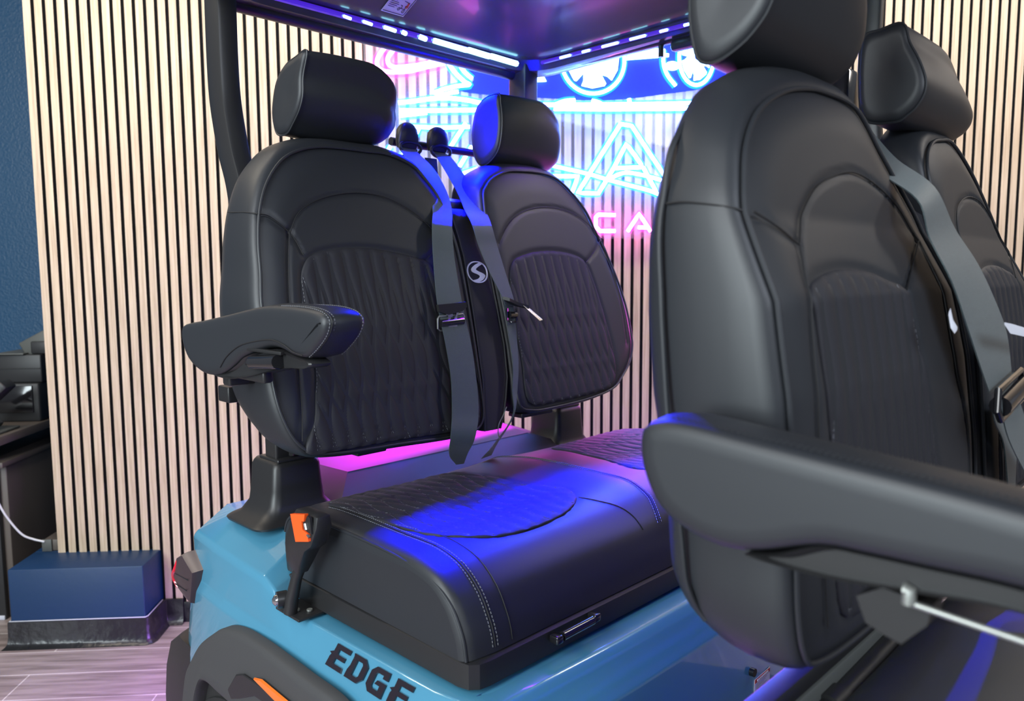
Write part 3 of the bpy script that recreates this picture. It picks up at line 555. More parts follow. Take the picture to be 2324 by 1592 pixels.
# centre strip between the two rear backrests
def strip(front, rear, L, R, z_list, parent_name, label, d0):
    rings = []
    for z in z_list:
        l, r = float(L(z)), float(R(z)); v = float(front(z))-d0; vr = float(rear(z))+.05
        rings.append([(l, vr, z), (l, v-.012, z), (l+.004, v-.003, z), (l+.014, v, z), ((l+r)/2, v+.001, z), (r-.014, v, z), (r-.004, v-.003, z), (r, v-.012, z), (r, vr, z)])
    # rolled top
    top = rings[-1]; z = z_list[-1]
    t2 = [(p[0], p[1]-.02 if 0 < i < 8 else p[1], z+.014) for i, p in enumerate(top)]; t3 = [(p[0], float(rear(z))+.06+.0*i, z+.02) for i, p in enumerate(top)]
    g = Geo(); g.loft(rings+[t2, t3]); o = part(g, parent_name, M['leather2'], None, 60, label=label)
    for s in (0, 1):
        g = Geo(); g.tube([(float((R if s else L)(z))+(-.004 if s else .004), float(front(z))-d0-.002, z) for z in z_list], .0028, 8); part(g, 'piping', M['leather'], o)
    return o
zl = [1.00, 1.03, 1.07, 1.12, 1.2, 1.28, 1.36, 1.42, 1.47, 1.505, 1.525]
stL = tabf([(1.0, .500), (1.07, .512), (1.12, .520), (1.3, .526), (1.42, .524), (1.475, .516), (1.525, .506)]); stR = tabf([(1.0, .560), (1.04, .585), (1.12, .612), (1.2, .620), (1.34, .616), (1.42, .606), (1.489, .592), (1.525, .575)])
cstrip = strip(RF, RR, stL, stR, zl, 'centre_panel', 'narrow black panel with a round emblem between the rear backrests', .006)
g = Geo(); g.box((.570, -.715, 1.47), (.15, .10, .20), .03); g.box((.565, -.68, 1.25), (.16, .12, .42), .03); part(g, 'backrest_shell', M['leather'], None)
# emblem: ring with a road-like S
def on_strip(p, lift=.0026): return (p[0], float(RF(p[1]))-.006+lift, p[1])
EC = (.563, 1.382)
ring = []
for i in range(48):
    a = 2*math.pi*i/48; rx, rz = .0345, .0270; ring.append((EC[0]+rx*math.copysign(abs(math.cos(a))**.92, math.cos(a)), EC[1]+rz*math.copysign(abs(math.sin(a))**.92, math.sin(a))))
g = Geo(); n = len(ring)
for i in range(n):
    a, b = np.array(ring[i]), np.array(ring[(i+1) % n]); ca = np.array(EC)
    ai, bi = ca+(a-ca)*.90, ca+(b-ca)*.90
    g.add([on_strip(a), on_strip(b), on_strip(bi), on_strip(ai), on_strip(a, .001), on_strip(b, .001), on_strip(bi, .001), on_strip(ai, .001)], [(0, 1, 2, 3), (0, 4, 5, 1), (2, 6, 7, 3)])
S_poly_l = catmull([(.014, .0245), (-.004, .018), (-.018, .008), (-.016, .0), (0, -.006), (.006, -.011), (-.002, -.017), (-.018, -.020)], 6)
S_poly_r = catmull([(.022, .021), (.006, .014), (-.004, .007), (.002, .0025), (.018, -.004), (.023, -.010), (.014, -.019), (-.004, -.0258)], 6)
for i in range(len(S_poly_l)-1):
    q = [S_poly_l[i], S_poly_l[i+1], S_poly_r[i+1], S_poly_r[i]]
    g.add([on_strip((EC[0]+p[0]*1.05, EC[1]+p[1])) for p in q]+[on_strip((EC[0]+p[0]*1.05, EC[1]+p[1]), .0012) for p in q], [(0, 1, 2, 3), (0, 4, 5, 1), (2, 6, 7, 3)])
part(g, 'emblem', M['white'], cstrip, smooth=False, label='white round emblem with a winding S')

# front row
FN_O = [(.3741, 1.6034), (.2682, 1.611), (.19, 1.602), (.13, 1.586), (.0755, 1.562), (.0414, 1.5375), (.015, 1.5076), (-.0018, 1.474), (-.0134, 1.4423), (-.018, 1.40), (-.020, 1.33), (-.018, 1.25), (-.014, 1.2), (-.012, 1.1), (-.012, 1.03), (.0, .985), (.03, .965), (.15, .955), (.45, .955), (.60, .975), (.638, 1.02), (.640, 1.104), (.625, 1.17), (.607, 1.24), (.590, 1.30), (.572, 1.36), (.553, 1.41), (.529, 1.457), (.4809, 1.503), (.4348, 1.5466)]
q_fn = [(.09, 1.0), (.075, 1.10), (.072, 1.19), (.064, 1.2453), (.0575, 1.323), (.0576, 1.3600), (.1111, 1.3758), (.1765, 1.3812), (.2466, 1.3769), (.302, 1.3653), (.3476, 1.3540), (.3633, 1.308), (.3979, 1.2074), (.4363, 1.0927), (.445, 1.0), (.30, .985), (.18, .985)]
arch_fn = [(.0701, 1.4071), (.084, 1.4213), (.1138, 1.4479), (.1693, 1.4802), (.2492, 1.5021), (.3095, 1.507), (.3832, 1.4922), (.4447, 1.4641), (.4865, 1.4232)]
fx = [[(-.008, 1.440), (.0332, 1.4261), (.0701, 1.4071)], [(.0701, 1.4071), (.045, 1.35), (.035, 1.25), (.038, 1.12), (.045, 1.0)], [(.3476, 1.3540), (.41, 1.385), (.4865, 1.4232)], [(.4865, 1.4232), (.497, 1.36), (.5214, 1.2393), (.5612, 1.1762), (.5884, 1.1029), (.5886, 1.02)]]
near_front, OFN = seat_back('front', FN_O, FF, FR, (.27, 1.28), arch_fn, q_fn, fx, 'near backrest of the front bench, large at the right', .07, 'dark ribbed insert of the near front backrest', zt=1.36, zd=1.0)
g = Geo(); g.tube(catmull([(-.0215, .345, 1.4535), (-.0250, .37, 1.4535), (-.0250, .40, 1.4490), (-.0215, .425, 1.4440), (-.013, .436, 1.4400)], 4), .0013, 6); part(g, 'seam', M['seam'], near_front)
g = Geo(); g.tube([(u-.004, float(FR(z))*.78+float(FF(z))*.22, z) for u, z in catmull([(.045, 1.560), (.0, 1.515), (-.016, 1.46), (-.026, 1.40), (-.028, 1.25), (-.022, 1.10), (-.018, 1.03), (-.004, .990)], 6)], .0036, 8); part(g, 'rear_piping', M['leather'], near_front)
FF_O = [(.8281, 1.6094), (.7613, 1.607), (.7036, 1.595), (.655, 1.5626), (.640, 1.517), (.648, 1.4), (.665, 1.3), (.69, 1.15), (.71, 1.0), (.76, .975), (1.0, .97), (1.1, .99), (1.14, 1.05), (1.15, 1.15), (1.12, 1.25), (1.075, 1.32), (1.045, 1.385), (1.01, 1.45), (.965, 1.51), (.905, 1.570)]
q_ff = [(.79, 1.0), (.775, 1.15), (.75, 1.25), (.735, 1.34), (.75, 1.372), (.80, 1.385), (.87, 1.388), (.93, 1.38), (.975, 1.365), (1.0, 1.30), (1.04, 1.2), (1.06, 1.05), (1.0, .99), (.9, .985)]
arch_ff = [(.7102, 1.40), (.722, 1.4644), (.7688, 1.4975), (.8486, 1.5121), (.9227, 1.4998), (.985, 1.455), (1.015, 1.415)]
seat_back('front', FF_O, FF, FR, (.88, 1.30), arch_ff, q_ff, [[(.975, 1.365), (1.015, 1.415)]], 'far backrest of the front bench at the right edge', .76, 'dark quilted insert of the far front backrest', zt=1.37, zd=1.1)
zl2 = [.97, 1.03, 1.1, 1.2, 1.3, 1.38, 1.44, 1.47]
fs = strip(FF, FR, tabf([(.97, .655), (1.2, .64), (1.35, .60), (1.47, .58)]), tabf([(.97, .735), (1.2, .71), (1.35, .67), (1.47, .645)]), zl2, 'centre_panel', 'narrow black panel between the front backrests', .02)

# headrests
def headrest(u0, u1, prof, parent_label, posts, bulge=.03, top_r=.02, grow=.012):
    """prof: closed (v, z) outline of the side panel; bulged between the two ends"""
    P = resample(catmull(prof, 5, True), 64); c = P.mean(0); rings = []
    lay = [(0.0, .55, 0), (0.0, .86, 0), (0.004, .96, 0), (.010, 1.0, 0)]
    us = []
    for t in np.linspace(0, 1, 22):
        e = (1-abs(2*t-1)**2.6); us.append((u0+.010+(u1-u0-.02)*t, 1.0+grow/.08*e*.35, t))
    rings.append([(u0+.004, *(c+(p-c)*.3)) for p in P])
    rings.append([(u0, *(c+(p-c)*.75)) for p in P]); rings.append([(u0+.001, *(c+(p-c)*.93)) for p in P]); rings.append([(u0+.006, *(c+(p-c)*.985)) for p in P])
    for u, s, t in us:
        sh = -0.0
        fr = 1.0
        # far end tapers into a softer roll
        tp = 1-.42*max(0, (t-.55)/.45)**2.0; en = 1-.35*max(0, (t-.86)/.14)**2.2; cb = np.array([c[0], P[:, 1].min()+.012]); q_ = [c+(p-c)*s for p in P]
        q_ = [np.array([c[0]+(q[0]-c[0])*(tp*.5+.5)*en, cb[1]+(q[1]-cb[1])*tp]) for q in q_]; cc = sum(q_)/len(q_)
        rings.append([(u, *(cc+(q-cc)*en)) for q in q_])
        lastc = cc
    rings.append([(u1+.001, *(lastc+(p-c)*.18)) for p in P])
    g = Geo(); g.loft(rings); o = part(g, 'headrest', M['leather'], None, 70, label=parent_label)
    g = Geo(); g.tube([(u0+.007, *(c+(p-c)*1.006)) for p in P], .0022, 6, closed=True); part(g, 'piping', M['leather'], o)
    for pu, pv, pz0, pz1 in posts:
        g = Geo(); g.cyl((pu, pv, pz0), (pu, pv-.01, pz1), .007, 14); part(g, 'headrest_post', M['steel'], o)
        g = Geo(); g.tube([(pu, pv, pz0-.004), (pu, pv, pz0+.006), (pu, pv, pz0+.012)], [.017, .016, .011], 16); part(g, 'post_collar', M['plastic'], o)
    return o
pr1 = [(-.6124, 1.833), (-.655, 1.829), (-.7021, 1.818), (-.738, 1.7879), (-.7572, 1.7352), (-.7522, 1.695), (-.735, 1.6800), (-.7015, 1.6800), (-.6787, 1.6950), (-.6495, 1.7208), (-.6334, 1.7496), (-.6299, 1.7862)]
headrest(.11, .385, pr1, 'near headrest of the rear bench, seen against the slats', [(.20, -.70, 1.648, 1.70), (.325, -.70, 1.646, 1.70)])
pr2 = [(-.6536, 1.8467), (-.70, 1.845), (-.7343, 1.8252), (-.7479, 1.7984), (-.7574, 1.7541), (-.7494, 1.6981), (-.7235, 1.6696), (-.6907, 1.6762), (-.6584, 1.7029), (-.6458, 1.7405), (-.6426, 1.7856), (-.6480, 1.8252)]
headrest(.70, .985, pr2, 'far headrest of the rear bench, under blue light', [(.79, -.70, 1.650, 1.70), (.915, -.70, 1.648, 1.70)])
pr3 = [(.3737, 1.83), (.315, 1.82), (.292, 1.76), (.288, 1.7025), (.2930, 1.665), (.302, 1.6390), (.325, 1.6330), (.3562, 1.6455), (.3781, 1.6626), (.3944, 1.685), (.408, 1.73), (.405, 1.79)]
headrest(.105, .425, pr3, 'near headrest of the front bench, cut off by the top of the picture', [(.175, .335, 1.602, 1.66), (.325, .335, 1.604, 1.66)], grow=.010)
pr4 = [(v_, z_-.010) for v_, z_ in [(.3799, 1.7792), (.345, 1.776), (.32, 1.768), (.316, 1.7003), (.327, 1.638), (.3744, 1.6276), (.3925, 1.6359), (.4056, 1.6467), (.4157, 1.6638), (.4181, 1.6801), (.4149, 1.6966), (.4056, 1.7203), (.3916, 1.7479)]]
headrest(.58, .93, pr4, 'far headrest of the front bench, against the slats at the right', [(.70, .345, 1.59, 1.65), (.83, .345, 1.592, 1.65)], grow=.006)

# seat cushions
def cushion(u0, u1, v1, dv, zoff, label, quilts):
    """profile from back bottom over the top down the front; v1 = front line offset"""
    base = [(-.555, .787), (-.560, .83), (-.556, .868), (-.543, .893), (-.520, .905), (-.47, .912), (-.418, .916), (-.316, .916), (-.22, .913), (-.16, .908), (-.118, .900), (-.088, .892), (-.064, .879), (-.045, .862), (-.030, .838), (-.020, .815), (-.015, .787)]
    B = resample(catmull(base, 6), 90, closed=False); B[:, 0] += dv; B[:, 1] += zoff
    T = np.gradient(B, axis=0); T /= np.linalg.norm(T, axis=1)[:, None]; N = np.stack([-T[:, 1], T[:, 0]], 1)
    if N[40, 1] < 0: N = -N
    W = u1-u0
    def off(u, v, z):
        x = (u-u0)/W; top = np.clip((z-zoff-.84)/.05, 0, 1)
        mid = x*2 % 1.0 if False else None
        d = .012*np.clip(np.minimum(u-u0, u1-u)/.06, 0, 1)**.6
        for cu in (u0+W*.255, u0+W*.745):                           # two sitting hollows with a raised front lip
            d = d-.014*np.exp(-((u-cu)/.15)**2)*np.exp(-((v-dv+.33)/.15)**2)*top
        d = d+.006*np.exp(-((u-(u0+u1)/2)/.06)**2)*top
        d = d+.008*np.exp(-((v-dv+.12)/.07)**2)*top
        return d
    us = np.r_[u0, u0+.0015, u0+.005, u0+.010, np.linspace(u0+.02, u1-.02, 110), u1-.010, u1-.005, u1-.0015, u1]
    shr = {0: -.016, 1: -.008, 2: -.003, 3: 0}
    rings = []
    for i, u in enumerate(us):
        s = shr.get(i, shr.get(len(us)-1-i, 0)); d = off(u, B[:, 0], B[:, 1])+s
        Q = B+N*d[:, None]
        for j, (poly, dep) in enumerate(quilts):
            if i > 3:
                ins = (seg_dist(np.full(len(B), u), B[:, 0], np.vstack([poly, poly[:1]])))
                Q -= N*(dep*np.exp(-(ins/.004)**2)*(B[:, 1] > zoff+.85))[:, None]
        rings.append([(u, q[0], q[1]) for q in Q])
    g = Geo(); g.loft(rings, cap=False, closed=False)
    g.add(rings[0], [tuple(range(len(B)))]); g.add(rings[-1], [tuple(range(len(B)))])
    g.add([rings[0][0], rings[0][-1], rings[-1][-1], rings[-1][0]], [(0, 1, 2, 3)])
    o = part(g, 'seat_cushion', M['leather'], None, 70, label=label)
    def surf(u, k, lift=.001):
        q = B[k]+N[k]*(float(off(u, B[k, 0], B[k, 1]))+lift); return (u, q[0], q[1])
    def at(u, v, lift=.001):
        ks = [k for k in range(len(B)) if B[k, 1] > zoff+.85]; kk = min(ks, key=lambda k: abs(B[k, 0]-v)); 
        j = kk+1 if (kk+1 < len(B) and (B[kk, 0] < v)) else kk-1
        t = (v-B[kk, 0])/((B[j, 0]-B[kk, 0]) or 1e-9); q = (B[kk]*(1-t)+B[j]*t); nn = N[kk]
        q = q+nn*(float(off(u, q[0], q[1]))+lift); return (u, q[0], q[1])
    # piping along the near edge
    g = Geo(); g.tube([(u0+.004, *(B[k]-N[k]*.001)) for k in range(10, len(B))], .0030, 8); part(g, 'piping', M['leather'], o)
    return o, surf, at, B
Q1 = catmull([(.055, -.475), (.058, -.400), (.062, -.30), (.078, -.20), (.115, -.150), (.175, -.118), (.269, -.112), (.36, -.124), (.432, -.160), (.462, -.215), (.452, -.270), (.428, -.32), (.428, -.38), (.410, -.45), (.386, -.514), (.25, -.520), (.10, -.515)], 6, True)
Q2 = catmull([(.760, -.515), (.742, -.45), (.740, -.38), (.735, -.30), (.715, -.24), (.720, -.18), (.77, -.135), (.86, -.115), (.96, -.115), (1.04, -.14), (1.08, -.20), (1.09, -.30), (1.10, -.45), (1.05, -.52), (.9, -.525)], 6, True)
def quilt_top(name, Qp, at, parent, pitch, lab):
    lo, hi = Qp.min(0), Qp.max(0); c = (lo+hi)/2; O = resample(Qp, 150); rings = []
    def cv(i, s, v): return lo[0]+i*pitch+s*pitch*.5*np.sin(math.pi*(v-lo[1])/.11)+.15*(v-lo[1])
    nN = range(-3, int((hi[0]-lo[0])/pitch)+4)
    for t in list(np.linspace(.02, .96, 46))+[.985, 1.0, 1.0]:
        P = c+(O-c)*t; ring = []
        for u, v in P:
            dm = min(abs(u-cv(i, s, v)) for i in nN for s in (-1, 1)); h = .0045*(1-math.exp(-dm/.005))*min(1, (1-t)/.05+.1)
            ring.append(at(u, v, .0005+h-(.006 if len(rings) == 48 else 0)))
        rings.append(ring)
    g = Geo(); g.loft(rings); o = part(g, name, M['leather2'], parent, 80, label=lab)
    g = Geo(); vv = np.arange(lo[1]+.004, hi[1]-.003, .007)
    for i in nN:
        for s in (-1, 1):
            uu = cv(i, s, vv); ins = inside(uu, vv, O)
            for k in range(len(vv)-1):
                if ins[k] and ins[k+1]:
                    a = np.array(at(uu[k], vv[k], .0016)); b = np.array(at(uu[k+1], vv[k+1], .0016)); g.tube([a+(b-a)*.18, a+(b-a)*.82], .0005, 3)
    part(g, 'quilt_stitching', M['thread'], o)
    return o
cu, surf, at, B = cushion(-.004, 1.135, 0, 0, 0, 'black leather cushion of the rear bench, lit blue from above', [(Q1, .003), (Q2, .003)])
quilt_top('quilted_insert', Q1, at, cu, .034, 'near quilted insert of the rear cushion')
quilt_top('quilted_insert', Q2, at, cu, .034, 'far quilted insert of the rear cushion')
def kfor(v): return min(range(40, len(B)), key=lambda k: abs(B[k, 0]-v))
# seams wrapping over the near end and down the front face
for du, is_st in ((.046, True), (.051, False), (.056, True), (.088, False)):
    pts = []
    for k in range(24, len(B), 2):
        u = du if k > 60 else du+(.012*(60-k)/40 if du > .08 else 0)
        pts.append(surf(u, k, .0008))
    if du > .08: pts = pts[14:]
    if is_st: stitches('stitching', cu, pts)
    else:
        g = Geo(); g.tube(pts, .0009, 6); part(g, 'seam', M['seam'], cu)
for dd, is_st in ((0, False), (.006, True), (-.006, True)):
    P = catmull([(.565+dd, -.535), (.585+dd, -.45), (.597+dd, -.37), (.600+dd, -.27), (.595+dd, -.17), (.570+dd, -.09), (.545+dd, -.045)], 8); pts = [at(u, v, .0012) for u, v in P]
    if is_st: stitches('stitching', cu, pts)
    else:
        g = Geo(); g.tube(pts, .0009, 6); part(g, 'seam', M['seam'], cu)
P = catmull([(.432, -.155), (.452, -.120), (.470, -.095), (.485, -.070), (.490, -.045)], 8); g = Geo(); g.tube([at(u, v, .001) for u, v in P], .0009, 6); part(g, 'seam', M['seam'], cu)
# black seat frame under the cushion
g = Geo(); fr = []
for (u, v) in [(-.006, -.535), (-.006, -.03), (-.001, -.010), (.012, .001), (.03, .004), (1.10, .004), (1.12, -.01), (1.125, -.03), (1.125, -.535)]: fr.append((u, v))
g.loft([[(u, v, .744) for u, v in fr], [(u, v, .784) for u, v in fr], [(u+(.006 if u < .5 else -.006), v-.006 if v > -.5 else v+.006, .787) for u, v in fr]]); part(g, 'seat_frame', M['plastic'], None, 30)
g = Geo(); g.tube([(.183, .020, .776), (.262, .020, .777)], .008, 14); g.box((.172, .016, .774), (.016, .02, .014), .003); g.box((.272, .016, .779), (.016, .02, .014), .003); part(g, 'seat_hinge', M['gloss'], None)
cf, surf2, at2, B2 = cushion(.0, 1.135, 0, 1.005, -.095, 'black cushion of the front bench at the lower right', [])
Q3 = Q1 + np.array([.005, 1.005])
g = Geo(); g.loft([[(u, v, .63) for u, v in [(0, .46), (1.13, .46), (1.13, .99), (0, .99)]], [(u, v, .70) for u, v in [(0, .46), (1.13, .46), (1.13, .99), (0, .99)]]]); part(g, 'seat_frame', M['plastic'], None, 30)
# body shell of the rear half
def face_geo(): return Geo()
V_, F_ = [], []
def row(pts): 
    n = len(V_); V_.extend(pts); return list(range(n, n+len(pts)))
def bridge(a, b):
    for i in range(len(a)-1): F_.append((a[i], a[i+1], b[i+1], b[i]))
# side: rows run from the rear corner forward and round the front corner; columns share v
top = [(.040, -.900, .840), (.030, -.83, .840), (.036, -.77, .840), (.050, -.715, .838), (.075, -.60, .832), (.10, -.570, .80), (.06, -.545, .740), (.02, -.48, .736), (.0, -.40, .736), (.0, -.22, .736), (.0, -.08, .736), (.004, .0, .736), (.03, .010, .736), (.30, .014, .737), (.75, .014, .737), (1.14, .010, .737), (1.17, -.10, .737)]
edge = [(.000, -.905, .808), (-.040, -.885, .800), (-.047, -.77, .795), (-.050, -.66, .792), (-.050, -.555, .788), (-.048, -.520, .772), (-.043, -.48, .748), (-.036, -.43, .736), (-.032, -.36, .733), (-.030, -.22, .733), (-.028, -.06, .733), (-.016, .015, .733), (.012, .038, .733), (.30, .045, .733), (.75, .045, .733), (1.17, .042, .733), (1.21, -.05, .733)]
e2 = [(.000, -.918, .795), (-.046, -.893, .788), (-.053, -.77, .783), (-.056, -.66, .780), (-.056, -.555, .776), (-.054, -.515, .760), (-.050, -.47, .737), (-.043, -.43, .724), (-.040, -.36, .720), (-.038, -.22, .719), (-.036, -.06, .719), (-.024, .024, .719), (.008, .050, .719), (.30, .058, .719), (.75, .058, .719), (1.178, .052, .719), (1.22, -.05, .719)]
mid = [(-.01, -.930, .720), (-.050, -.878, .712), (-.062, -.83, .706), (-.066, -.70, .703), (-.066, -.58, .700), (-.065, -.50, .697), (-.063, -.44, .695), (-.062, -.38, .694), (-.060, -.30, .693), (-.058, -.20, .691), (-.056, -.06, .688), (-.042, .035, .686), (-.004, .068, .684), (.30, .076, .684), (.75, .076, .684), (1.195, .07, .684), (1.24, -.05, .684)]
m2 = [(-.012, -.935, .690), (-.058, -.885, .685), (-.071, -.835, .683), (-.075, -.70, .681), (-.075, -.58, .679), (-.074, -.50, .677), (-.072, -.44, .675), (-.070, -.38, .674), (-.068, -.30, .673), (-.066, -.20, .671), (-.064, -.06, .668), (-.050, .042, .666), (-.008, .078, .664), (.30, .088, .664), (.75, .088, .664), (1.2, .08, .664), (1.25, -.05, .664)]
low = [(-.014, -.94, .52), (-.066, -.905, .52), (-.078, -.86, .52), (-.082, -.74, .54), (-.082, -.60, .56), (-.082, -.50, .56), (-.081, -.42, .56), (-.080, -.36, .55), (-.080, -.28, .54), (-.080, -.18, .52), (-.078, -.04, .50), (-.062, .052, .48), (-.014, .088, .47), (.30, .097, .46), (.75, .097, .46), (1.22, .09, .46), (1.27, -.05, .46)]
bot = [(-.012, -.94, .36), (-.064, -.905, .36), (-.078, -.87, .36), (-.080, -.76, .36), (-.082, -.62, .36), (-.082, -.50, .36), (-.082, -.42, .36), (-.082, -.36, .36), (-.082, -.28, .35), (-.082, -.16, .34), (-.080, -.02, .33), (-.060, .062, .32), (-.010, .10, .31), (.30, .11, .31), (.75, .11, .31), (1.22, .10, .31), (1.27, -.05, .31)]
rows = [row(r) for r in (top, edge, e2, mid, m2, low, bot)]
for a, b in zip(rows[:-1], rows[1:]): bridge(a, b)
# rear deck, recess wall and ledge inside
deck = row([(.6, -.900, .840), (.6, -.83, .840), (.6, -.77, .840), (.6, -.715, .838), (.6, -.60, .832), (.6, -.575, .80), (.6, -.560, .740), (.6, -.48, .736), (.6, -.40, .736), (.6, -.22, .736), (.6, -.08, .736), (.6, .0, .736)])
bridge(rows[0][:12], deck)
deck2 = row([(1.13, p[1], p[2]) for p in [V_[i] for i in deck]]); bridge(deck, deck2)
far = row([(1.19, -.92, .80), (1.19, -.83, .80), (1.19, -.77, .80), (1.19, -.715, .80), (1.19, -.60, .79), (1.20, -.575, .77), (1.20, -.56, .73), (1.2, -.48, .73), (1.2, -.40, .73), (1.2, -.22, .73), (1.2, -.08, .73), (1.2, .0, .73)]); bridge(deck2, far)
farb = row([(1.25, V_[i][1], .35) for i in far]); bridge(far, farb)
rr1 = row([(.0, -.918, .795), (.6, -.955, .80), (1.19, -.92, .80)]); rr0 = row([(.040, -.900, .840), (.6, -.900, .840), (1.13, -.900, .840)]); rr2 = row([(-.012, -.94, .36), (.6, -.99, .36), (1.25, -.94, .36)]); bridge(rr0, rr1); bridge(rr1, rr2)
body = mesh('body', V_, F_, M['paint'], cart_o, True, True, sharp=60)
body['label'] = 'glossy light blue rear body shell'
bv = body.modifiers.new('round', 'BEVEL'); bv.width = 0.006; bv.segments = 3; bv.limit_method = 'ANGLE'; bv.angle_limit = math.radians(14)
# floor pan, cabin
g = Geo(); g.box((.58, .62, .29), (1.22, 1.0, .03), .004); part(g, 'floor_pan', M['plastic'], None)
g = Geo(); g.box((.565, -.26, .705), (1.10, .56, .060), .002); part(g, 'seat_box', M['paint'], None)
# lettering on the side
def side_pt(v, h, lift=.0):       # h 0..1 from the lower crease to the ledge edge
    # follow the slope between crease (mid row) and e2 row
    a = np.array([np.interp(v, [p[1] for p in mid[2:11]], [p[0] for p in mid[2:11]]), np.interp(v, [p[1] for p in mid[2:11]], [p[2] for p in mid[2:11]])])
    b = np.array([np.interp(v, [p[1] for p in e2[2:11]], [p[0] for p in e2[2:11]]), np.interp(v, [p[1] for p in e2[2:11]], [p[2] for p in e2[2:11]])])
    d = b-a; n = np.array([-d[1], d[0]]); n /= np.linalg.norm(n); q = a+d*h+n*lift; return (q[0], v, q[1])
glyph = {
 'E': [[(0, 0), (.95, 0), (.90, .20), (.34, .20), (.34, .42), (.84, .42), (.84, .60), (.34, .60), (.34, .80), (.95, .80), (.98, 1), (.10, 1), (.10, .66), (-.10, .56), (.04, .50), (0, .40)]],
 'D': [[(0, 0), (.70, 0), (.95, .25), (.95, .75), (.70, 1), (0, 1), (.06, .88), (.06, .80), (.62, .80), (.68, .72), (.68, .28), (.62, .20), (.30, .20), (.30, .795), (.06, .795), (.06, .5), (0, .3)]],
 'G': [[(.22, 0), (.95, 0), (.95, .55), (.48, .55), (.40, .38), (.68, .38), (.68, .20), (.34, .20), (.28, .27), (.28, .73), (.34, .80), (.68, .80), (.68, .68), (.95, .68), (.95, 1), (.22, 1), (0, .78), (0, .22)]]}
# lay out along v; each letter shares the same height and slants with the side crease
let_parent = None
for i, (ch, v0) in enumerate(zip('EDGE', (-.318, -.262, -.206, -.146))):
    wv = .048
    from mathutils.geometry import tessellate_polygon
    poly = glyph[ch][0]; tri = tessellate_polygon([[Vector((x, y, 0)) for x, y in poly]])
    topv = [side_pt(v0+x*wv, .04+y*1.18, .0040) for x, y in poly]; botv = [side_pt(v0+x*wv, .04+y*1.18, -.002) for x, y in poly]; n = len(poly)
    g = Geo(); g.add(topv+botv, [tuple(t) for t in tri]+[(k, (k+1) % n, n+(k+1) % n, n+k) for k in range(n)])
    part(g, 'letter', M['letter'], body, smooth=False, label='raised black letter %s of EDGE' % ch)
# fender flare with arch, reflector
fl_old = [(-.915, .40), (-.900, .476), (-.86, .530), (-.80, .588), (-.763, .610), (-.72, .635), (-.67, .648), (-.60, .652), (-.45, .652), (-.30, .646), (-.20, .640), (-.14, .60), (-.10, .50)]
fl_oldi = [(-.872, .36), (-.868, .41), (-.855, .445), (-.838, .465), (-.815, .478), (-.78, .482), (-.74, .480), (-.70, .474), (-.64, .462), (-.54, .44), (-.46, .40), (-.42, .36), (-.40, .30)]
fl_o = [(-.86, .43), (-.835, .50), (-.80, .545), (-.75, .598), (-.695, .636), (-.64, .668), (-.575, .684), (-.50, .688), (-.437, .687), (-.33, .682), (-.22, .675), (-.14, .63), (-.10, .5)]
fl_i = [(-.79, .36), (-.775, .44), (-.757, .49), (-.735, .523), (-.705, .532), (-.66, .530), (-.60, .528), (-.54, .52), (-.47, .49), (-.42, .44), (-.40, .36)]
A_ = resample(catmull(fl_o, 6), 70, closed=False); Bq = resample(catmull(fl_i, 6), 70, closed=False)
rings = []
for s, du in ((0, .0), (0.0, -.018), (.03, -.024), (.10, -.027), (.5, -.030), (.80, -.034), (.93, -.036), (.985, -.032), (1.0, -.022), (1.0, .03)):
    rings.append([(-.078+du, a[0]*(1-s)+b[0]*s, a[1]*(1-s)+b[1]*s) for a, b in zip(A_, Bq)])
g = Geo(); g.loft(rings, cap=False, closed=False); flare = part(g, 'fender_flare', M['flare'], None, 50, label='matte dark grey flare over the rear wheel')
g = Geo(); lp = [tuple(p) for p in Bq]; g.loft([[(-.0845, v, z) for v, z in lp], [(-.0860, v, z) for v, z in lp]]); part(g, 'arch_liner', M['rubber'], flare, 30)
# orange side reflector in a scooped recess
def onfl(v, z, d=0): return (-.112-d, v, z)
g = Geo(); g.loft([[onfl(v, z, .0) for v, z in [(-.600, .560), (-.560, .606), (-.530, .618), (-.30, .628), (-.30, .600), (-.49, .590), (-.55, .560), (-.585, .545)]], [onfl(v, z, .0015) for v, z in [(-.598, .560), (-.558, .604), (-.530, .616), (-.302, .626), (-.302, .602), (-.49, .592), (-.55, .562), (-.585, .547)]]]); part(g, 'reflector_recess', M['plastic'], flare, 30)
g = Geo(); g.loft([[onfl(v, z, 0) for v, z in [(-.485, .628), (-.455, .636), (-.28, .628), (-.28, .615), (-.400, .614)]], [onfl(v, z, .004) for v, z in [(-.482, .627), (-.455, .634), (-.282, .626), (-.282, .617), (-.400, .616)]]]); part(g, 'side_reflector', M['orange'], flare, 30, label='orange side reflector strip')
# rear bumper corner
g = Geo(); P = []
for z, k in ((.66, .0), (.63, .05), (.56, .085), (.48, .10), (.38, .10)):
    P.append([(-.075, -.86, z-.12), (-.080, -.90-k*.3, z-.11), (-.070, -.94-k, z-.12), (-.03, -.97-k, z-.12), (.30, -.99-k, z-.12), (.30, -.90, z-.12)])
g.loft(P); part(g, 'rear_bumper', M['plastic'], None, 30)
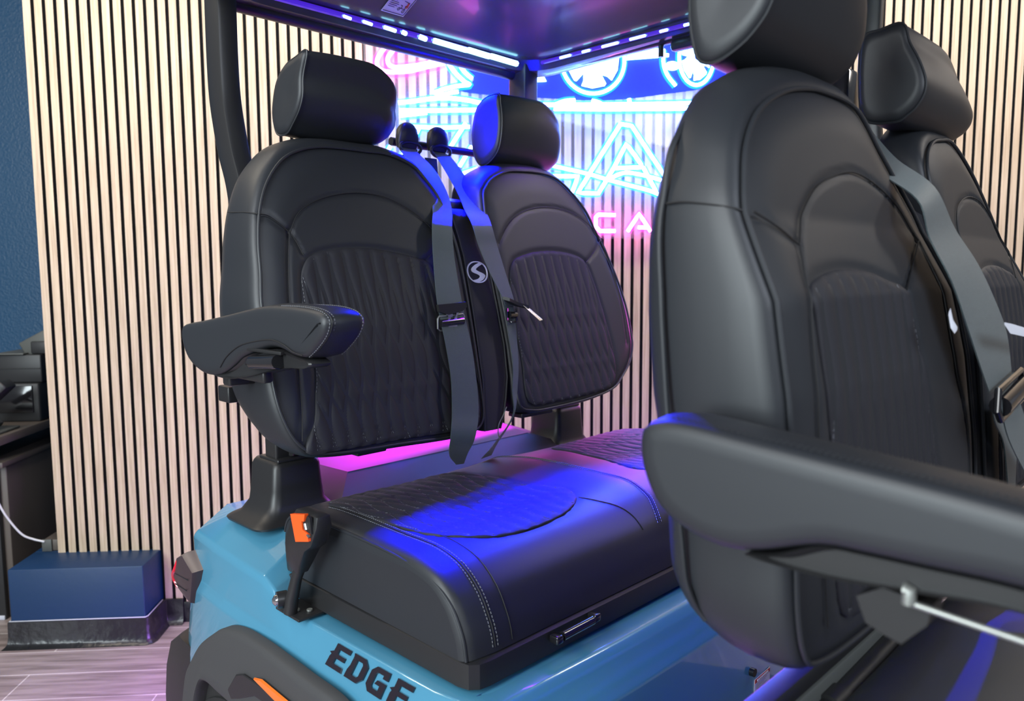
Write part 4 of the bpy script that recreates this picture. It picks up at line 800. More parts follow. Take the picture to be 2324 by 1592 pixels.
# wheel
whl = Geo(); rings = []
for du, r in ((-.045, .150), (-.075, .165), (-.082, .200), (-.075, .245), (-.05, .255), (.06, .255), (.10, .245), (.10, .15)):
    rings.append([(.0+du+.02, -.62+r*math.cos(2*math.pi*k/48), .262+r*math.sin(2*math.pi*k/48)) for k in range(48)])
rings = [[(p[0]-.036, p[1], p[2]) for p in r] for r in rings]
whl.loft(rings); wheel_o = part(whl, 'wheel', M['rubber'], None, 40)
g = Geo()
for k in range(8):
    a = 2*math.pi*k/8; c, s = math.cos(a), math.sin(a); c2, s2 = math.cos(a+.18), math.sin(a+.18)
    g.loft([[(-.104, -.62+.03*c, .262+.03*s), (-.104, -.62+.03*c2, .262+.03*s2), (-.05, -.62+.03*c2, .262+.03*s2), (-.05, -.62+.03*c, .262+.03*s)], [(-.110, -.62+.155*c, .262+.155*s), (-.110, -.62+.155*c2, .262+.155*s2), (-.05, -.62+.155*c2, .262+.155*s2), (-.05, -.62+.155*c, .262+.155*s)]])
g.cyl((-.108, -.62, .262), (-.04, -.62, .262), .035, 20); part(g, 'rim', M['gloss'], wheel_o, 30)
g = Geo(); g.box((.10, -.50, .50), (.30, .62, .22), .02); g.box((.10, -.60, .30), (.10, .10, .20), .01); part(g, 'wheel_well', M['rubber'], None)
# tail light
g = Geo()
prof = [(-.815, .731), (-.822, .700), (-.836, .650), (-.862, .655), (-.905, .668), (-.930, .690), (-.925, .715), (-.905, .745), (-.872, .760)]
def tl(u, s): return [(u, -.865+(v+.865)*s, .705+(z-.705)*s) for v, z in prof]
g.loft([tl(-.030, 1.0), tl(-.068, 1.0), tl(-.082, .90), tl(-.088, .55)]); tlo = part(g, 'tail_light', M['smoke'], None, 30, label='smoked tail light wrapping the rear corner')
g = Geo(); g.tube(catmull([(-.080, -.900, .735), (-.086, -.905, .715), (-.084, -.920, .700), (-.080, -.926, .685), (-.076, -.915, .668)], 5), .0042, 8); part(g, 'red_lens', M['red'], tlo)
g = Geo(); g.tube([(-.0885, -.83, .712), (-.0885, -.90, .708)], .0012, 5); g.tube([(-.0885, -.84, .685), (-.0885, -.90, .684)], .0012, 5); part(g, 'lens_rib', M['gloss'], tlo)

# pedestals carrying the rear backrests
def pedestal(cu_, cv_, lab):
    def sq(hw, hd, r, z, du=0, dv=0):
        pts = []
        for su, sv, a0 in ((1, 1, 0), (-1, 1, 90), (-1, -1, 180), (1, -1, 270)):
            for a in (0, 22, 45, 68, 90):
                t = math.radians(a0+a); pts.append((cu_+du+su*(hw-r)+r*math.cos(t), cv_+dv+sv*(hd-r)+r*math.sin(t), z))
        return pts
    g = Geo(); g.loft([sq(.112, .085, .03, .838), sq(.114, .087, .03, .843), sq(.108, .082, .03, .848), sq(.088, .070, .028, .856), sq(.068, .062, .022, .878), sq(.062, .060, .018, .91), sq(.058, .058, .016, .958), sq(.055, .055, .016, .966), sq(.050, .050, .014, .972)])
    o = part(g, 'backrest_pedestal', M['plastic'], None, 50, label=lab)
    g = Geo(); g.box((cu_, cv_+.01, 1.01), (.085, .05, .10), .006); g.box((cu_, cv_+.01, .974), (.095, .085, .008), .003); g.cyl((cu_-.01, cv_+.045, .982), (cu_-.01, cv_+.045, .990), .006, 6); part(g, 'mounting_bracket', M['steel'], o)
pedestal(.105, -.735, 'near black pedestal between the body and the near backrest')
pedestal(1.03, -.735, 'far black pedestal under the far backrest')
# storage tray behind the cushion
g = Geo()
tr0 = [(.22, -.60), (.95, -.60), (.98, -.90), (.20, -.90)]
def rr(pts, z, s=1.0, c=(.585, -.75)): return [(c[0]+(u-c[0])*s, c[1]+(v-c[1])*s, z) for u, v in pts]
b0 = [(.18, -.640), (1.06, -.640), (1.09, -1.02), (.17, -1.02)]; b1 = [(.265, -.735), (.905, -.735), (.99, -1.0), (.245, -1.0)]
g.loft([[(u, v, .838) for u, v in b0], [(u, v, .848) for u, v in b0], [(u, v, .900) for u, v in b1], [(.585+(u-.585)*.985, -.86+(v+.86)*.975, .9035) for u, v in b1]]); part(g, 'storage_lid', M['lid'], None, 20, label='moulded lid behind the rear cushion, lit magenta by an added lamp')
g = Geo(); g.box((.186, -.540, 1.004), (.075, .05, .012), .003); part(g, 'backrest_clip', M['plastic'], None)
g = Geo(); g.box((.71, -.545, 1.015), (.12, .05, .012), .003); part(g, 'backrest_clip', M['plastic'], None)
g = Geo(); g.box((.0, -.755, 1.125), (.05, .05, .035), .004); part(g, 'belt_anchor', M['plastic'], None)

# roof posts
def post(path, hu, hv, lab):
    rings = []
    for (u, v, z) in path:
        b = .007; pts = []
        for su, sv, a0 in ((1, 1, 0), (-1, 1, 90), (-1, -1, 180), (1, -1, 270)):
            for a in (0, 45, 90): t = math.radians(a0+a); pts.append((u+su*(hu-b)+b*math.cos(t), v+sv*(hv-b)+b*math.sin(t), z))
        rings.append(pts)
    g = Geo(); g.loft(rings); return part(g, 'roof_post', M['steel'], None, 40, label=lab)
NP = [(.0, 0, 0)]
pc = catmull([(-.882, 2.04), (-.884, 1.93), (-.884, 1.85), (-.880, 1.78), (-.868, 1.72), (-.846, 1.647), (-.815, 1.575), (-.80, 1.50), (-.795, 1.40), (-.79, 1.30)], 5)
post([(.066, v, z) for v, z in pc], .023, .036, 'near rear roof post, bent behind the near backrest')
post([(1.030, v+.01, z) for v, z in pc], .030, .036, 'far rear roof post, standing before the neon sign')
post([(1.06, v, z) for v, z in ((.160, 2.04), (.155, 1.8), (.175, 1.6), (.22, 1.2), (.23, .8))], .014, .022, 'far middle roof post beside the far front headrest')
g = Geo(); g.tube([(.49, -.835, 1.722), (.79, -.835, 1.722)], .011, 12); g.box((.565, -.845, 1.62), (.03, .02, .20), .004); part(g, 'cross_bar', M['steel'], None, label='black bar carrying the shoulder belts')
# roof
g = Geo()
def rim(inset, z, dz=0.0):
    u0_, u1_, v0_, v1_ = .0+inset, 1.11-inset, -.925+inset, 1.30; r = .10; pts = [(u0_, v1_, z+.03)]
    for cx, cy_, a0 in ((u0_+r, v0_+r, 180), (u1_-r, v0_+r, 270)):
        for a in range(0, 91, 15): t = math.radians(a0+a); pts.append((cx+r*math.cos(t), cy_+r*math.sin(t), z+dz))
    pts.append((u1_, v1_, z+.03)); return pts
lay = [(.0, 2.075), (.0, 1.985), (.010, 1.968), (.035, 1.965), (.060, 1.972), (.064, 1.985), (.070, 2.000), (.100, 2.004), (.112, 2.012), (.20, 2.055), (.24, 2.062), (.26, 2.072), (.45, 2.074)]
lay = [(i, z+.022) for i, z in lay]
g.loft([rim(i, z) for i, z in lay], cap=False, closed=False); last = rim(.45, 2.074); g.add(last, [tuple(range(len(last)))])
topr = rim(.0, 2.075); tops = rim(.12, 2.11); g.loft([topr, tops], cap=False, closed=False); g.add(tops, [tuple(range(len(tops)))])
roof = part(g, 'roof', M['roof'], None, 45, label='dark moulded roof seen from below')
g = Geo(); g.tube([(u, -.895, 1.990) for u in np.linspace(.08, 1.03, 8)], .017, 10); g.tube([(1.075, v, 2.006) for v in np.linspace(-.86, 1.2, 10)], .017, 10); part(g, 'roof_rail', M['steel'], None)
g = Geo(); g.box((1.10, .17, 1.985), (.004, 2.0, .014)); part(g, 'rail_edge_trim', M['paper'], None) if False else None
# light strips tucked inside the rim: rear run and far side run, beads of uneven length
random.seed(3)
sv_ = Geo()
sv_.tube([(u, -.850, 2.012) for u in np.linspace(.12, .98, 30)], .0075, 8); sv_.tube([(1.035, v, 2.014) for v in np.linspace(-.80, .6, 30)], .0060, 8)
strip_o = part(sv_, 'light_strip', M['ledv'], None, label='violet and blue light strip inside the roof rim')
u = .36
while u < .97:
    ln_ = random.uniform(.012, .05) if u < .62 else random.uniform(.05, .12); sl_ = Geo(); sl_.tube([(u, -.8415, 2.008), (min(u+ln_, .975), -.8415, 2.006)], .0035+.0045*min(1, max(0, (u-.4)/.3)), 6); part(sl_, 'light_bead', M['led'], strip_o); u += ln_+(random.uniform(.02, .05) if u < .6 else .006)
v = -.72
while v < .45:
    ln_ = random.uniform(.02, .06); sl_ = Geo(); sl_.tube([(1.027, v, 2.011), (1.027, v+ln_, 2.011)], .0035, 6); part(sl_, 'light_bead', M['led'], strip_o); v += ln_+random.uniform(.02, .06)
g = Geo(); g.box((1.075, -.30, 1.980), (.03, .13, .03), .01); g.cyl((1.075, -.40, 1.990), (1.075, -.40, 1.960), .008, 6); part(g, 'grab_handle_end', M['steel'], None)

# sticker inside the rear rim of the roof (slopes with the liner)
sa, sb = np.array([.262, -.700, 2.0]), None
def roof_pt(x, y, lift=.0015):
    """x across the sticker, y up the slope"""
    ins0, z0, ins1, z1 = .112, 2.012, .20, 2.055
    t = y*.8; ins = ins0+(ins1-ins0)*t; z = z0+.022+(z1-z0)*t; return (.448+(x-.515)*.66, -.925+ins, z-lift)
stk = [(.515, .06), (.620, .06), (.620, 1.15), (.515, 1.15)]
g = Geo(); g.loft([[roof_pt(a, b, .0012) for a, b in stk], [roof_pt(a, b, .0024) for a, b in stk]]); st_o = part(g, 'safety_sticker', M['paper'], roof, smooth=False, label='white safety sticker with small drawings of a golf cart')
g = Geo()
def sline(a, b, wd=.0009, lift=.003):
    pa, pb = Vector(roof_pt(*a, lift)), Vector(roof_pt(*b, lift)); g.tube([pa, pb], wd, 4)
for k in range(7):
    y = .80-.075*k; sline((.525, y), (.525+[.042, .040, .022, .034, .040, .036, .030][k], y))
part(g, 'sticker_text', M['inkgrey'], st_o, smooth=False)
g = Geo()
for a, b in (((.520, .12), (.615, .12)), ((.520, .88), (.615, .88)), ((.615, .12), (.615, 1.1)), ((.574, .88), (.574, 1.1)), ((.578, .70), (.600, .66)), ((.574, .50), (.582, .50)), ((.574, .38), (.605, .36)), ((.582, .50), (.586, .38)), ((.596, .50), (.602, .36))): sline(a, b)
for cx, cy_ in ((.577, .33), (.601, .27)):
    pts = [roof_pt(cx+.0045*math.cos(t), cy_+.06*math.sin(t), .003) for t in np.linspace(0, 2*math.pi, 14)[:-1]]; g.tube(pts, .0008, 4, closed=True)
part(g, 'sticker_drawing', M['ink'], st_o, smooth=False)
g = Geo(); sline((.601, .66), (.606, .48), .003); sline((.598, .52), (.604, .44), .0025); part(g, 'sticker_figure', M['redink'], st_o, smooth=False)

# armrests
def armrest(outer, u0, u1, front_shrink, lab, low=None, capu=None):
    P = resample(catmull(outer, 5, True), 90); c = P.mean(0); rings = []
    N_ = []
    for i in range(len(P)):
        t = P[(i+1) % len(P)]-P[i-1]; t /= np.linalg.norm(t)+1e-9; N_.append(np.array([t[1], -t[0]]))
    N_ = np.array(N_)
    if ((P[0]-c)@N_[0]) < 0: N_ = -N_
    def off(d): return P-N_*d
    w = u1-u0
    for f, d in ((0, .022), (.0, .012), (.03, .005), (.08, .0015), (.16, 0), (.5, -.003), (.84, 0), (.92, .0015), (.97, .005), (1.0, .012), (1.0, .022)):
        rings.append([(u0+w*f, *q) for q in off(d)])
    g = Geo(); g.loft(rings); o = part(g, 'armrest', M['leather'], None, 60, label=lab)
    return o, P, N_
arm_r, PA, NA = armrest([(-.7403, 1.2801), (-.6671, 1.2892), (-.5523, 1.3052), (-.4655, 1.3182), (-.4015, 1.3253), (-.3277, 1.3265), (-.2597, 1.3233), (-.2265, 1.3174), (-.2121, 1.3056), (-.2207, 1.2846), (-.2475, 1.2622), (-.2776, 1.2446), (-.3185, 1.2454), (-.3563, 1.2533), (-.3937, 1.2545), (-.4387, 1.2454), (-.4972, 1.2302), (-.5335, 1.2127), (-.5806, 1.1928), (-.6385, 1.1837), (-.6936, 1.1913), (-.7371, 1.2129), (-.759, 1.2477), (-.7564, 1.2704)], -.108, -.030, 0, 'black padded armrest at the near end of the rear bench')
fe = catmull([(-.36, 1.3262), (-.30, 1.3262), (-.2597, 1.3240), (-.2280, 1.3180), (-.2125, 1.3056), (-.2205, 1.2848), (-.2475, 1.2622), (-.2770, 1.2446)], 8)
for uu, dd in ((-.0995, .0), (-.0900, .0012), (-.0380, .0)): stitches('stitching', arm_r, [(uu, v, z+dd*.5) for v, z in fe], .0055, .0035, .0008)
g = Geo(); g.tube([(-.0950, v, z+.0002) for v, z in fe], .0014, 6); part(g, 'seam', M['seam'], arm_r)
seam_k = [(-.745, 1.205), (-.69, 1.19), (-.62, 1.19), (-.58, 1.205), (-.55, 1.228), (-.50, 1.250), (-.44, 1.262), (-.38, 1.268), (-.34, 1.262), (-.31, 1.252), (-.28, 1.248)]
g = Geo(); g.tube([(-.1105+.0015, v, z) for v, z in catmull(seam_k[3:], 6)], .0011, 6); part(g, 'seam', M['seam'], arm_r)
low_p = [(-.64, 1.186), (-.58, 1.193), (-.53, 1.213), (-.49, 1.232), (-.40, 1.250), (-.35, 1.248), (-.31, 1.243), (-.285, 1.240), (-.272, 1.233), (-.290, 1.225), (-.34, 1.222), (-.40, 1.212), (-.50, 1.192), (-.58, 1.182)]
g = Geo(); Pl = catmull(low_p, 5, True); cl = Pl.mean(0)
g.loft([[(uu, *(cl+(q-cl)*s)) for q in Pl] for uu, s in ((-.096, .85), (-.101, .97), (-.098, 1.0), (-.062, 1.0), (-.058, .9))]); lowo = part(g, 'underside_cover', M['plastic'], arm_r, 40)
g = Geo(); g.tube([(-.106, -.455, 1.224), (-.106, -.365, 1.231)], .0125, 16); g.tube([(-.106, -.47, 1.222), (-.106, -.455, 1.224)], [.008, .0125], 16); part(g, 'pivot_barrel', M['gloss'], arm_r)
g = Geo(); g.box((-.101, -.415, 1.246), (.012, .12, .006), .001); part(g, 'pivot_slot', M['seam'], arm_r)
g = Geo(); g.box((-.085, -.52, 1.20), (.02, .16, .03), .005); g.box((-.055, -.60, 1.19), (.07, .03, .05), .005); part(g, 'support_arm', M['steel'], arm_r)
arm_f, PF, NF = armrest([(.3886, 1.2241), (.4015, 1.2333), (.4338, 1.2365), (.5058, 1.2306), (.5831, 1.224), (.6492, 1.2183), (.7127, 1.2117), (.80, 1.202), (.86, 1.190), (.875, 1.170), (.86, 1.150), (.80, 1.145), (.7148, 1.153), (.6521, 1.152), (.6033, 1.1509), (.5677, 1.1482), (.5086, 1.1283), (.4644, 1.1263), (.4258, 1.1386), (.4026, 1.1579), (.3892, 1.1865), (.3862, 1.2082)], -.130, -.055, 0, 'large blurred black armrest of the front bench in the right foreground')
for uu in (-.121, -.114): stitches('stitching', arm_f, [(uu, v, z+.0024) for v, z in catmull([(.42, 1.2365), (.5058, 1.2306), (.5831, 1.224), (.6492, 1.2183), (.7127, 1.2117), (.80, 1.203)], 8)], .006, .0036, .0005, 'leather')
lowf = [(.5286, 1.1303), (.5677, 1.1482), (.6033, 1.1509), (.6521, 1.152), (.7148, 1.153), (.80, 1.146), (.80, 1.130), (.7166, 1.1363), (.6468, 1.1306), (.5867, 1.1239), (.5415, 1.1219), (.50, 1.1237)]
g = Geo(); Pl = catmull(lowf, 5, True); cl = Pl.mean(0)
g.loft([[(uu, *(cl+(q-cl)*s)) for q in Pl] for uu, s in ((-.120, .85), (-.126, .97), (-.123, 1.0), (-.066, 1.0), (-.06, .9))]); part(g, 'underside_cover', M['plastic'], arm_f, 40)
g = Geo(); g.loft([[(uu, v, z) for v, z in [(.598, 1.112), (.618, 1.125), (.655, 1.121), (.652, 1.104), (.644, 1.095), (.634, 1.083), (.622, 1.086), (.606, 1.092)]] for uu in (-.118, -.085)]); part(g, 'pivot_bracket', M['steel'], arm_f, 30)
g = Geo(); g.tube([(-.124, .636, 1.131), (-.124, .640, 1.131), (-.124, .640, 1.120)], .0055, 12); g.tube([(-.124, .640, 1.121), (-.124, .716, 1.1155), (-.124, .80, 1.109)], .0026, 12); part(g, 'adjuster_rod', M['alu'], arm_f, label='bright metal rod under the front armrest')
# rails of the front seat base, seen in the gap behind the front cushion
g = Geo(); g.box((.69, .385, .893), (.86, .014, .136), .003); part(g, 'light_block_panel', M['plastic'], None)  # added panel, keeps the roof strip's blue light off the front cushion
g = Geo(); g.box((.55, .405, .836), (1.1, .03, .026), .003); part(g, 'seat_rail', M['steel'], None)
g = Geo(); g.box((.53, .415, .800), (1.06, .012, .040), .004); part(g, 'rail_plate', M['alu'] if False else M['device2'], None, label='grey metal rail plate under the front backrest')
g = Geo(); g.tube([(-.02, .432, .770), (.50, .432, .790)], .018, 16); g.tube([(.26, .432, .781), (.30, .432, .782)], .023, 16); part(g, 'seat_hinge_tube', M['plastic'], None)
# warning label on the panel below the rear seat
def fp(u, z, lift=.001):
    v = float(np.interp(z, [.31, .46, .664], [.11, .097, .088])); return (u, v+lift, z)
g = Geo()
lab_p = [(.718, .516), (.788, .519), (.785, .484), (.714, .480)]
g.loft([[fp(u, z, .0006) for u, z in lab_p], [fp(u, z, .0016) for u, z in lab_p]]); wl = part(g, 'warning_label', M['paper'], body, smooth=False, label='small white and red warning label')
g = Geo(); q = [(.7195, .5150), (.7865, .5178), (.7858, .5105), (.7190, .5075)]; g.loft([[fp(u, z, .0012) for u, z in q], [fp(u, z, .0022) for u, z in q]]); part(g, 'warning_header', M['redink'], wl, smooth=False)
g = Geo()
for k in range(6): g.tube([fp(.7225, .5035-.0033*k, .0016), fp(.772-.006*(k % 3), .5055-.0033*k, .0016)], .0006, 4)
part(g, 'warning_text', M['inkgrey'], wl, smooth=False)
g = Geo()
for k in range(8): g.box(fp(.730+.0065*k, .5117+.0003*k, .0026), (.0040, .0012, .0042))
part(g, 'warning_word', M['white'], wl, smooth=False)
g = Geo(); g.cyl(fp(.704, .540, -.01), fp(.704, .540, .010), .009, 16); part(g, 'keyhole', M['gloss'], body)

# belt buckle standing beside the near end of the rear cushion
bk = Geo()
def bkp(du, a, b, n): return None
bx = Vector((0, .75, .66)).normalized()
fr_ = [(-.052, -.452, .745), (-.050, -.447, .775), (-.046, -.436, .815), (-.044, -.422, .845)]
bk.tube(fr_, [.013, .012, .0105, .012], 12); arm_b = part(bk, 'buckle_stalk', M['plastic'], None)
def bsec(z, v0, v1, u0_, u1_, b=.005):
    pts = []
    for (uu, vv, a0) in ((u1_-b, v1-b, 0), (u0_+b, v1-b, 90), (u0_+b, v0+b, 180), (u1_-b, v0+b, 270)):
        for a in (0, 45, 90): t = math.radians(a0+a); pts.append((uu+b*math.cos(t), vv+b*math.sin(t), z))
    return pts
g = Geo(); g.loft([bsec(.832, -.440, -.412, -.055, -.033), bsec(.85, -.448, -.400, -.060, -.030), bsec(.885, -.445, -.375, -.064, -.028), bsec(.90, -.441, -.352, -.064, -.028), bsec(.935, -.425, -.338, -.060, -.026), bsec(.953, -.415, -.340, -.056, -.028), bsec(.955, -.410, -.345, -.053, -.031)])
bko = part(g, 'belt_buckle', M['plastic'], None, 40, label='belt buckle with an orange button')
g = Geo(); bp_ = [(-.412, .948), (-.362, .958), (-.366, .944), (-.374, .943), (-.371, .928), (-.356, .925), (-.352, .911), (-.397, .900)]
g.loft([[(uu, v, z) for v, z in bp_] for uu in (-.060, -.0675)]); part(g, 'release_button', M['orange2'], bko, 30, label='orange release button')
g = Geo(); g.loft([[(uu, v, z) for v, z in [(-.366, .944), (-.374, .943), (-.371, .928), (-.356, .925), (-.346, .925), (-.350, .953), (-.358, .956)]] for uu in (-.060, -.0645)]); part(g, 'latch_slot', M['seam'], bko, 30)
g = Geo(); g.tube([(-.0655, -.366, .940), (-.0655, -.362, .930)], .003, 8); g.tube([(-.0655, -.358, .922), (-.0655, -.352, .918)], .0028, 8); part(g, 'latch_pin', M['chrome'], bko)
g = Geo(); g.box((-.030, -.455, .742), (.055, .085, .005), .001); g.box((-.045, -.468, .755), (.006, .05, .03), .002); brk = part(g, 'buckle_bracket', M['steel'], None, 30)
g = Geo(); g.tube([(-.048, -.470, .766), (-.066, -.476, .766)], .016, 16); part(g, 'pivot_washer', M['steel'], brk)
g = Geo(); g.tube([(-.062, -.475, .766), (-.070, -.477, .766), (-.074, -.478, .766)], [.0115, .010, .004], 16); part(g, 'pivot_bolt', M['chrome'], brk, label='bright pivot bolt')
for du_, dv_ in ((-.020, .0), (-.004, .018)):
    g = Geo(); g.cyl((-.030+du_+.012, -.452+dv_, .745), (-.030+du_+.012, -.452+dv_, .748), .0055, 12); part(g, 'screw', M['alu'], brk)

# seat belts (webbing hangs free of the cart: things of their own)
def world_of(p): return p
def belt_root(name, u, v, z, lab):
    e = empty(name, tuple(cart(u, v, z)), CY, lab, 'seat belt'); return e
def relmesh(o, u, v, z):
    o.data.transform(Matrix.Translation((-u, v, -z))); o.data.update()
def belt(name, base, pieces, lab, extra=()):
    e = belt_root(name, *base, lab)
    for nm, L_, R_, th in pieces:
        o = ribbon(nm, L_, R_, th, e); relmesh(o, *base)
    for nm, g_, mm, lb in extra:
        o = g_.make(nm, mm, e, True, True, 40); relmesh(o, *base)
        if lb: o['label'] = lb
    return e
def onb(pts, front, dv): return [(u, float(front(z))+dv, z) for u, z in pts]
# left belt
L1 = [(.492, -.800, 1.705), (.474, -.765, 1.680), (.460, -.700, 1.634), (.454, -.645, 1.580), (.440, -.610, 1.530)]+onb([(.4120, 1.490), (.400, 1.42), (.3896, 1.3104), (.394, 1.2212), (.3939, 1.1425), (.381, 1.0659), (.366, 1.015)], RF, .030)+[(.385, -.498, .965), (.420, -.515, .932)]
R1_ = [(.540, -.800, 1.705), (.528, -.765, 1.684), (.521, -.700, 1.640), (.513, -.645, 1.583), (.500, -.610, 1.532)]+onb([(.4721, 1.4849), (.4636, 1.4105), (.4652, 1.2978), (.4718, 1.2159), (.4702, 1.1349), (.4603, 1.0555), (.436, 1.0)], RF, .030)+[(.442, -.498, .958), (.445, -.515, .930)]
L1b = [(.495, -.825, 1.69), (.497, -.82, 1.62), (.505, -.81, 1.55), (.52, -.80, 1.48)]; R1b = [(.535, -.825, 1.69), (.537, -.82, 1.62), (.545, -.81, 1.55), (.56, -.80, 1.48)]
def dring(cu_, cv_, cz, w_=.034, h_=.018):
    g = Geo(); g.tube([(cu_+w_*math.cos(t), cv_+.004, cz+h_*math.sin(t)*(1 if math.sin(t) < 0 else .8)) for t in np.linspace(0, 2*math.pi, 20)[:-1]], .0042, 8, closed=True); return g
def loopcap(cu_, cv_, cz):
    g = Geo()
    def oval(hw, z, d): return [(cu_+hw*math.copysign(abs(math.cos(t))**.7, math.cos(t)), cv_+d*math.copysign(abs(math.sin(t))**.7, math.sin(t)), z) for t in np.linspace(0, 2*math.pi, 21)[:-1]]
    g.loft([oval(.030, cz-.020, .010), oval(.033, cz-.008, .014), oval(.032, cz+.010, .018), oval(.028, cz+.028, .018), oval(.020, cz+.039, .014), oval(.010, cz+.045, .008), oval(.002, cz+.0465, .002)]); return g
def tongue(cu_, cv_, cz, tilt=0):
    f = Geo(); f.loft([[(cu_+x, cv_+d, cz+z) for x, z in [(-.043, .016), (.043, .020), (.044, .008), (.030, -.001), (-.012, -.008), (-.040, .0)]] for d in (-.001, .007)])
    return f
g1 = tongue(.424, -.530, 1.292)
ch = Geo(); ch.loft([[(.424+x*1.0, -.527+d, 1.268+z) for x, z in [(-.020, .020), (-.013, .012), (-.013, -.020), (-.009, -.024), (.010, -.024), (.014, -.020), (.014, .012), (.020, .020), (.012, .020), (.009, .011), (.006, .011), (.006, -.008), (-.006, -.008), (-.006, .011), (.0, .011), (.0, .020)]] for d in (0, .003)])
sld = Geo(); 
sld.tube([(.424+x, -.530, 1.262+z) for x, z in [(-.040, .014), (-.036, .019), (.036, .022), (.041, .017), (.041, -.006), (.036, -.011), (-.034, -.014), (-.040, -.009)]], .0022, 8, closed=True)
sbar = Geo(); sbar.tube([(.390, -.528, 1.265), (.458, -.528, 1.268)], .0090, 14)
belt('seat_belt', (.42, -.5, 1.3), [('webbing', L1, R1_, .0016), ('upper_webbing', L1b, R1b, .0016)], 'woven shoulder belt hanging over the near rear backrest, its metal tongue facing front',
     [('belt_guide', loopcap(.516, -.80, 1.722), M['plastic'], None), ('guide_ring', dring(.516, -.790, 1.703), M['steel'], None), ('tongue_grip', g1, M['plastic'], None), ('tongue', ch, M['chrome'], 'bright metal tongue'), ('slider_frame', sld, M['alu'], None), ('slider_bar', sbar, M['gloss'], None)])
L2 = [(.594, -.800, 1.705), (.594, -.770, 1.680), (.588, -.69, 1.590), (.560, -.63, 1.538)]+onb([(.5388, 1.500), (.5506, 1.4435), (.573, 1.3794), (.596, 1.3306), (.606, 1.300)], RF, .030)
R2 = [(.642, -.800, 1.705), (.648, -.770, 1.682), (.655, -.69, 1.592), (.632, -.63, 1.540)]+onb([(.6088, 1.500), (.6179, 1.4449), (.6307, 1.3792), (.6442, 1.3132), (.640, 1.296)], RF, .026)
L2b = onb([(.610, 1.300), (.6088, 1.2277), (.6061, 1.1527), (.5900, 1.0909), (.575, 1.03)], RF, .022)+[(.545, -.52, .955), (.520, -.535, .925)]
R2b = onb([(.6425, 1.298), (.6367, 1.226), (.6261, 1.1509), (.6060, 1.0885), (.580, 1.03)], RF, .022)+[(.570, -.53, .955), (.565, -.545, .925)]
L2c = [(.594, -.825, 1.69), (.596, -.82, 1.62), (.600, -.81, 1.55), (.610, -.80, 1.48)]; R2c = [(.636, -.825, 1.69), (.638, -.82, 1.62), (.642, -.81, 1.55), (.650, -.80, 1.48)]
tg = Geo(); tg.loft([[(u_, v_, z_) for u_, v_, z_ in [(.592, -.528, 1.322), (.640, -.548, 1.306), (.668, -.520, 1.297), (.662, -.505, 1.298), (.634, -.515, 1.306), (.598, -.510, 1.318)]], [(u_, v_, z_-.008) for u_, v_, z_ in [(.592, -.528, 1.322), (.640, -.548, 1.306), (.668, -.520, 1.297), (.662, -.505, 1.298), (.634, -.515, 1.306), (.598, -.510, 1.318)]]])
tc_ = Geo(); tc_.loft([[(.646, -.512, 1.300), (.662, -.512, 1.296), (.692, -.490, 1.264), (.680, -.488, 1.262)], [(.646, -.509, 1.297), (.662, -.509, 1.293), (.692, -.487, 1.261), (.680, -.485, 1.259)]])
sl2 = Geo(); sl2.tube([(.606, -.528, 1.292), (.606, -.528, 1.262), (.612, -.520, 1.258), (.644, -.536, 1.256), (.648, -.536, 1.262), (.646, -.536, 1.290)], .0028, 8); sl2.tube([(.612, -.528, 1.276), (.644, -.536, 1.274)], .0085, 12)
wire = Geo(); wire.tube(catmull([(.580, -.505, 1.050), (.567, -.505, 1.030), (.548, -.500, 1.012), (.545, -.50, .99), (.552, -.50, .972)], 6), .0013, 6)
belt('seat_belt', (.60, -.5, 1.3), [('webbing', L2, R2, .0016), ('lower_webbing', L2b, R2b, .0016), ('upper_webbing', L2c, R2c, .0016)], 'blue-lit shoulder belt crossing the emblem panel to the far rear backrest',
     [('belt_guide', loopcap(.618, -.80, 1.724), M['plastic'], None), ('guide_ring', dring(.618, -.790, 1.705), M['steel'], None), ('tongue_grip', tg, M['plastic'], None), ('tongue', tc_, M['chrome'], 'metal tongue seen edge-on'), ('slider', sl2, M['gloss'], None), ('retainer_wire', wire, M['alu'], None)])
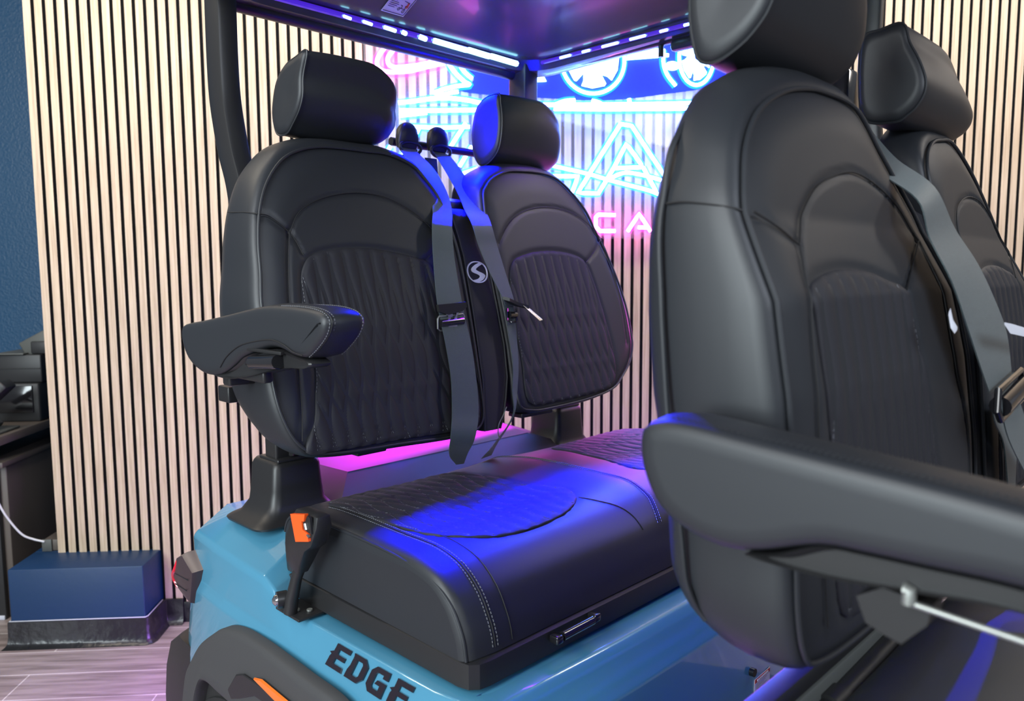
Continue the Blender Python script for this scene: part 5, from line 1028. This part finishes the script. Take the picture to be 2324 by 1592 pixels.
# belt of the front row
fL = [(.60, .25, 1.660), (.58, .30, 1.632), (.54, .34, 1.585), (.47, .39, 1.53)]+onb([(.3989, 1.4754), (.4037, 1.4237), (.4164, 1.3639), (.4483, 1.3029), (.4931, 1.2436), (.5428, 1.1978)], FF, .045)
fR = [(.66, .25, 1.660), (.64, .30, 1.640), (.605, .34, 1.60), (.56, .39, 1.553)]+onb([(.4902, 1.4998), (.5456, 1.4414), (.586, 1.3885), (.6174, 1.3277), (.6606, 1.277), (.6787, 1.2068)], FF, .045)
f2L = onb([(.5309, 1.1904), (.5858, 1.124), (.7296, 1.0283)], FF, .060); f2R = onb([(.6359, 1.1904), (.733, 1.1081), (.869, 1.032)], FF, .060)
f3L = onb([(.654, 1.163), (.674, 1.133), (.729, 1.088), (.7553, 1.008)], FF, .022); f3R = onb([(.77, 1.15), (.7908, 1.1087), (.8144, 1.0663), (.8018, .9985)], FF, .022)
bar = Geo(); cb = [(.535, 1.205), (.675, 1.222), (.690, 1.200), (.675, 1.176), (.545, 1.160), (.528, 1.175)]
bar.tube([(u_, float(FF(z_))+.058, z_) for u_, z_ in cb], .005, 8, closed=True); bar.tube([(.545, float(FF(1.18))+.058, 1.180), (.675, float(FF(1.198))+.058, 1.198)], .015, 14)
ft = Geo(); ft.loft([[(u_, float(FF(z_))+.085, z_+d) for u_, z_ in [(.4725, 1.305), (.52, 1.300), (.70, 1.277), (.70, 1.268), (.50, 1.291)]] for d in (0, .003)])
ft2 = Geo(); ft2.loft([[(u_, float(FF(z_))+.055, z_+d) for u_, z_ in [(.335, 1.322), (.345, 1.327), (.350, 1.312), (.365, 1.302), (.352, 1.298), (.338, 1.306)]] for d in (0, .004)])
belt('seat_belt', (.5, .5, 1.2), [('webbing', fL, fR, .0018), ('lap_webbing', f2L, f2R, .0018), ('lower_webbing', f3L, f3R, .0018)], 'grey-green shoulder belt between the two front backrests at the right',
     [('slider', bar, M['gloss'], None), ('tongue', ft, M['white'], 'pale metal tongue at the picture edge'), ('tongue_end', ft2, M['white'], None)])
g = Geo(); g.box((.785, .21, 1.66), (.085, .05, .20), .008); g.box((.66, .255, 1.655), (.16, .05, .012), .003); part(g, 'belt_tower', M['gloss'], None, label='black belt tower behind the near front headrest')
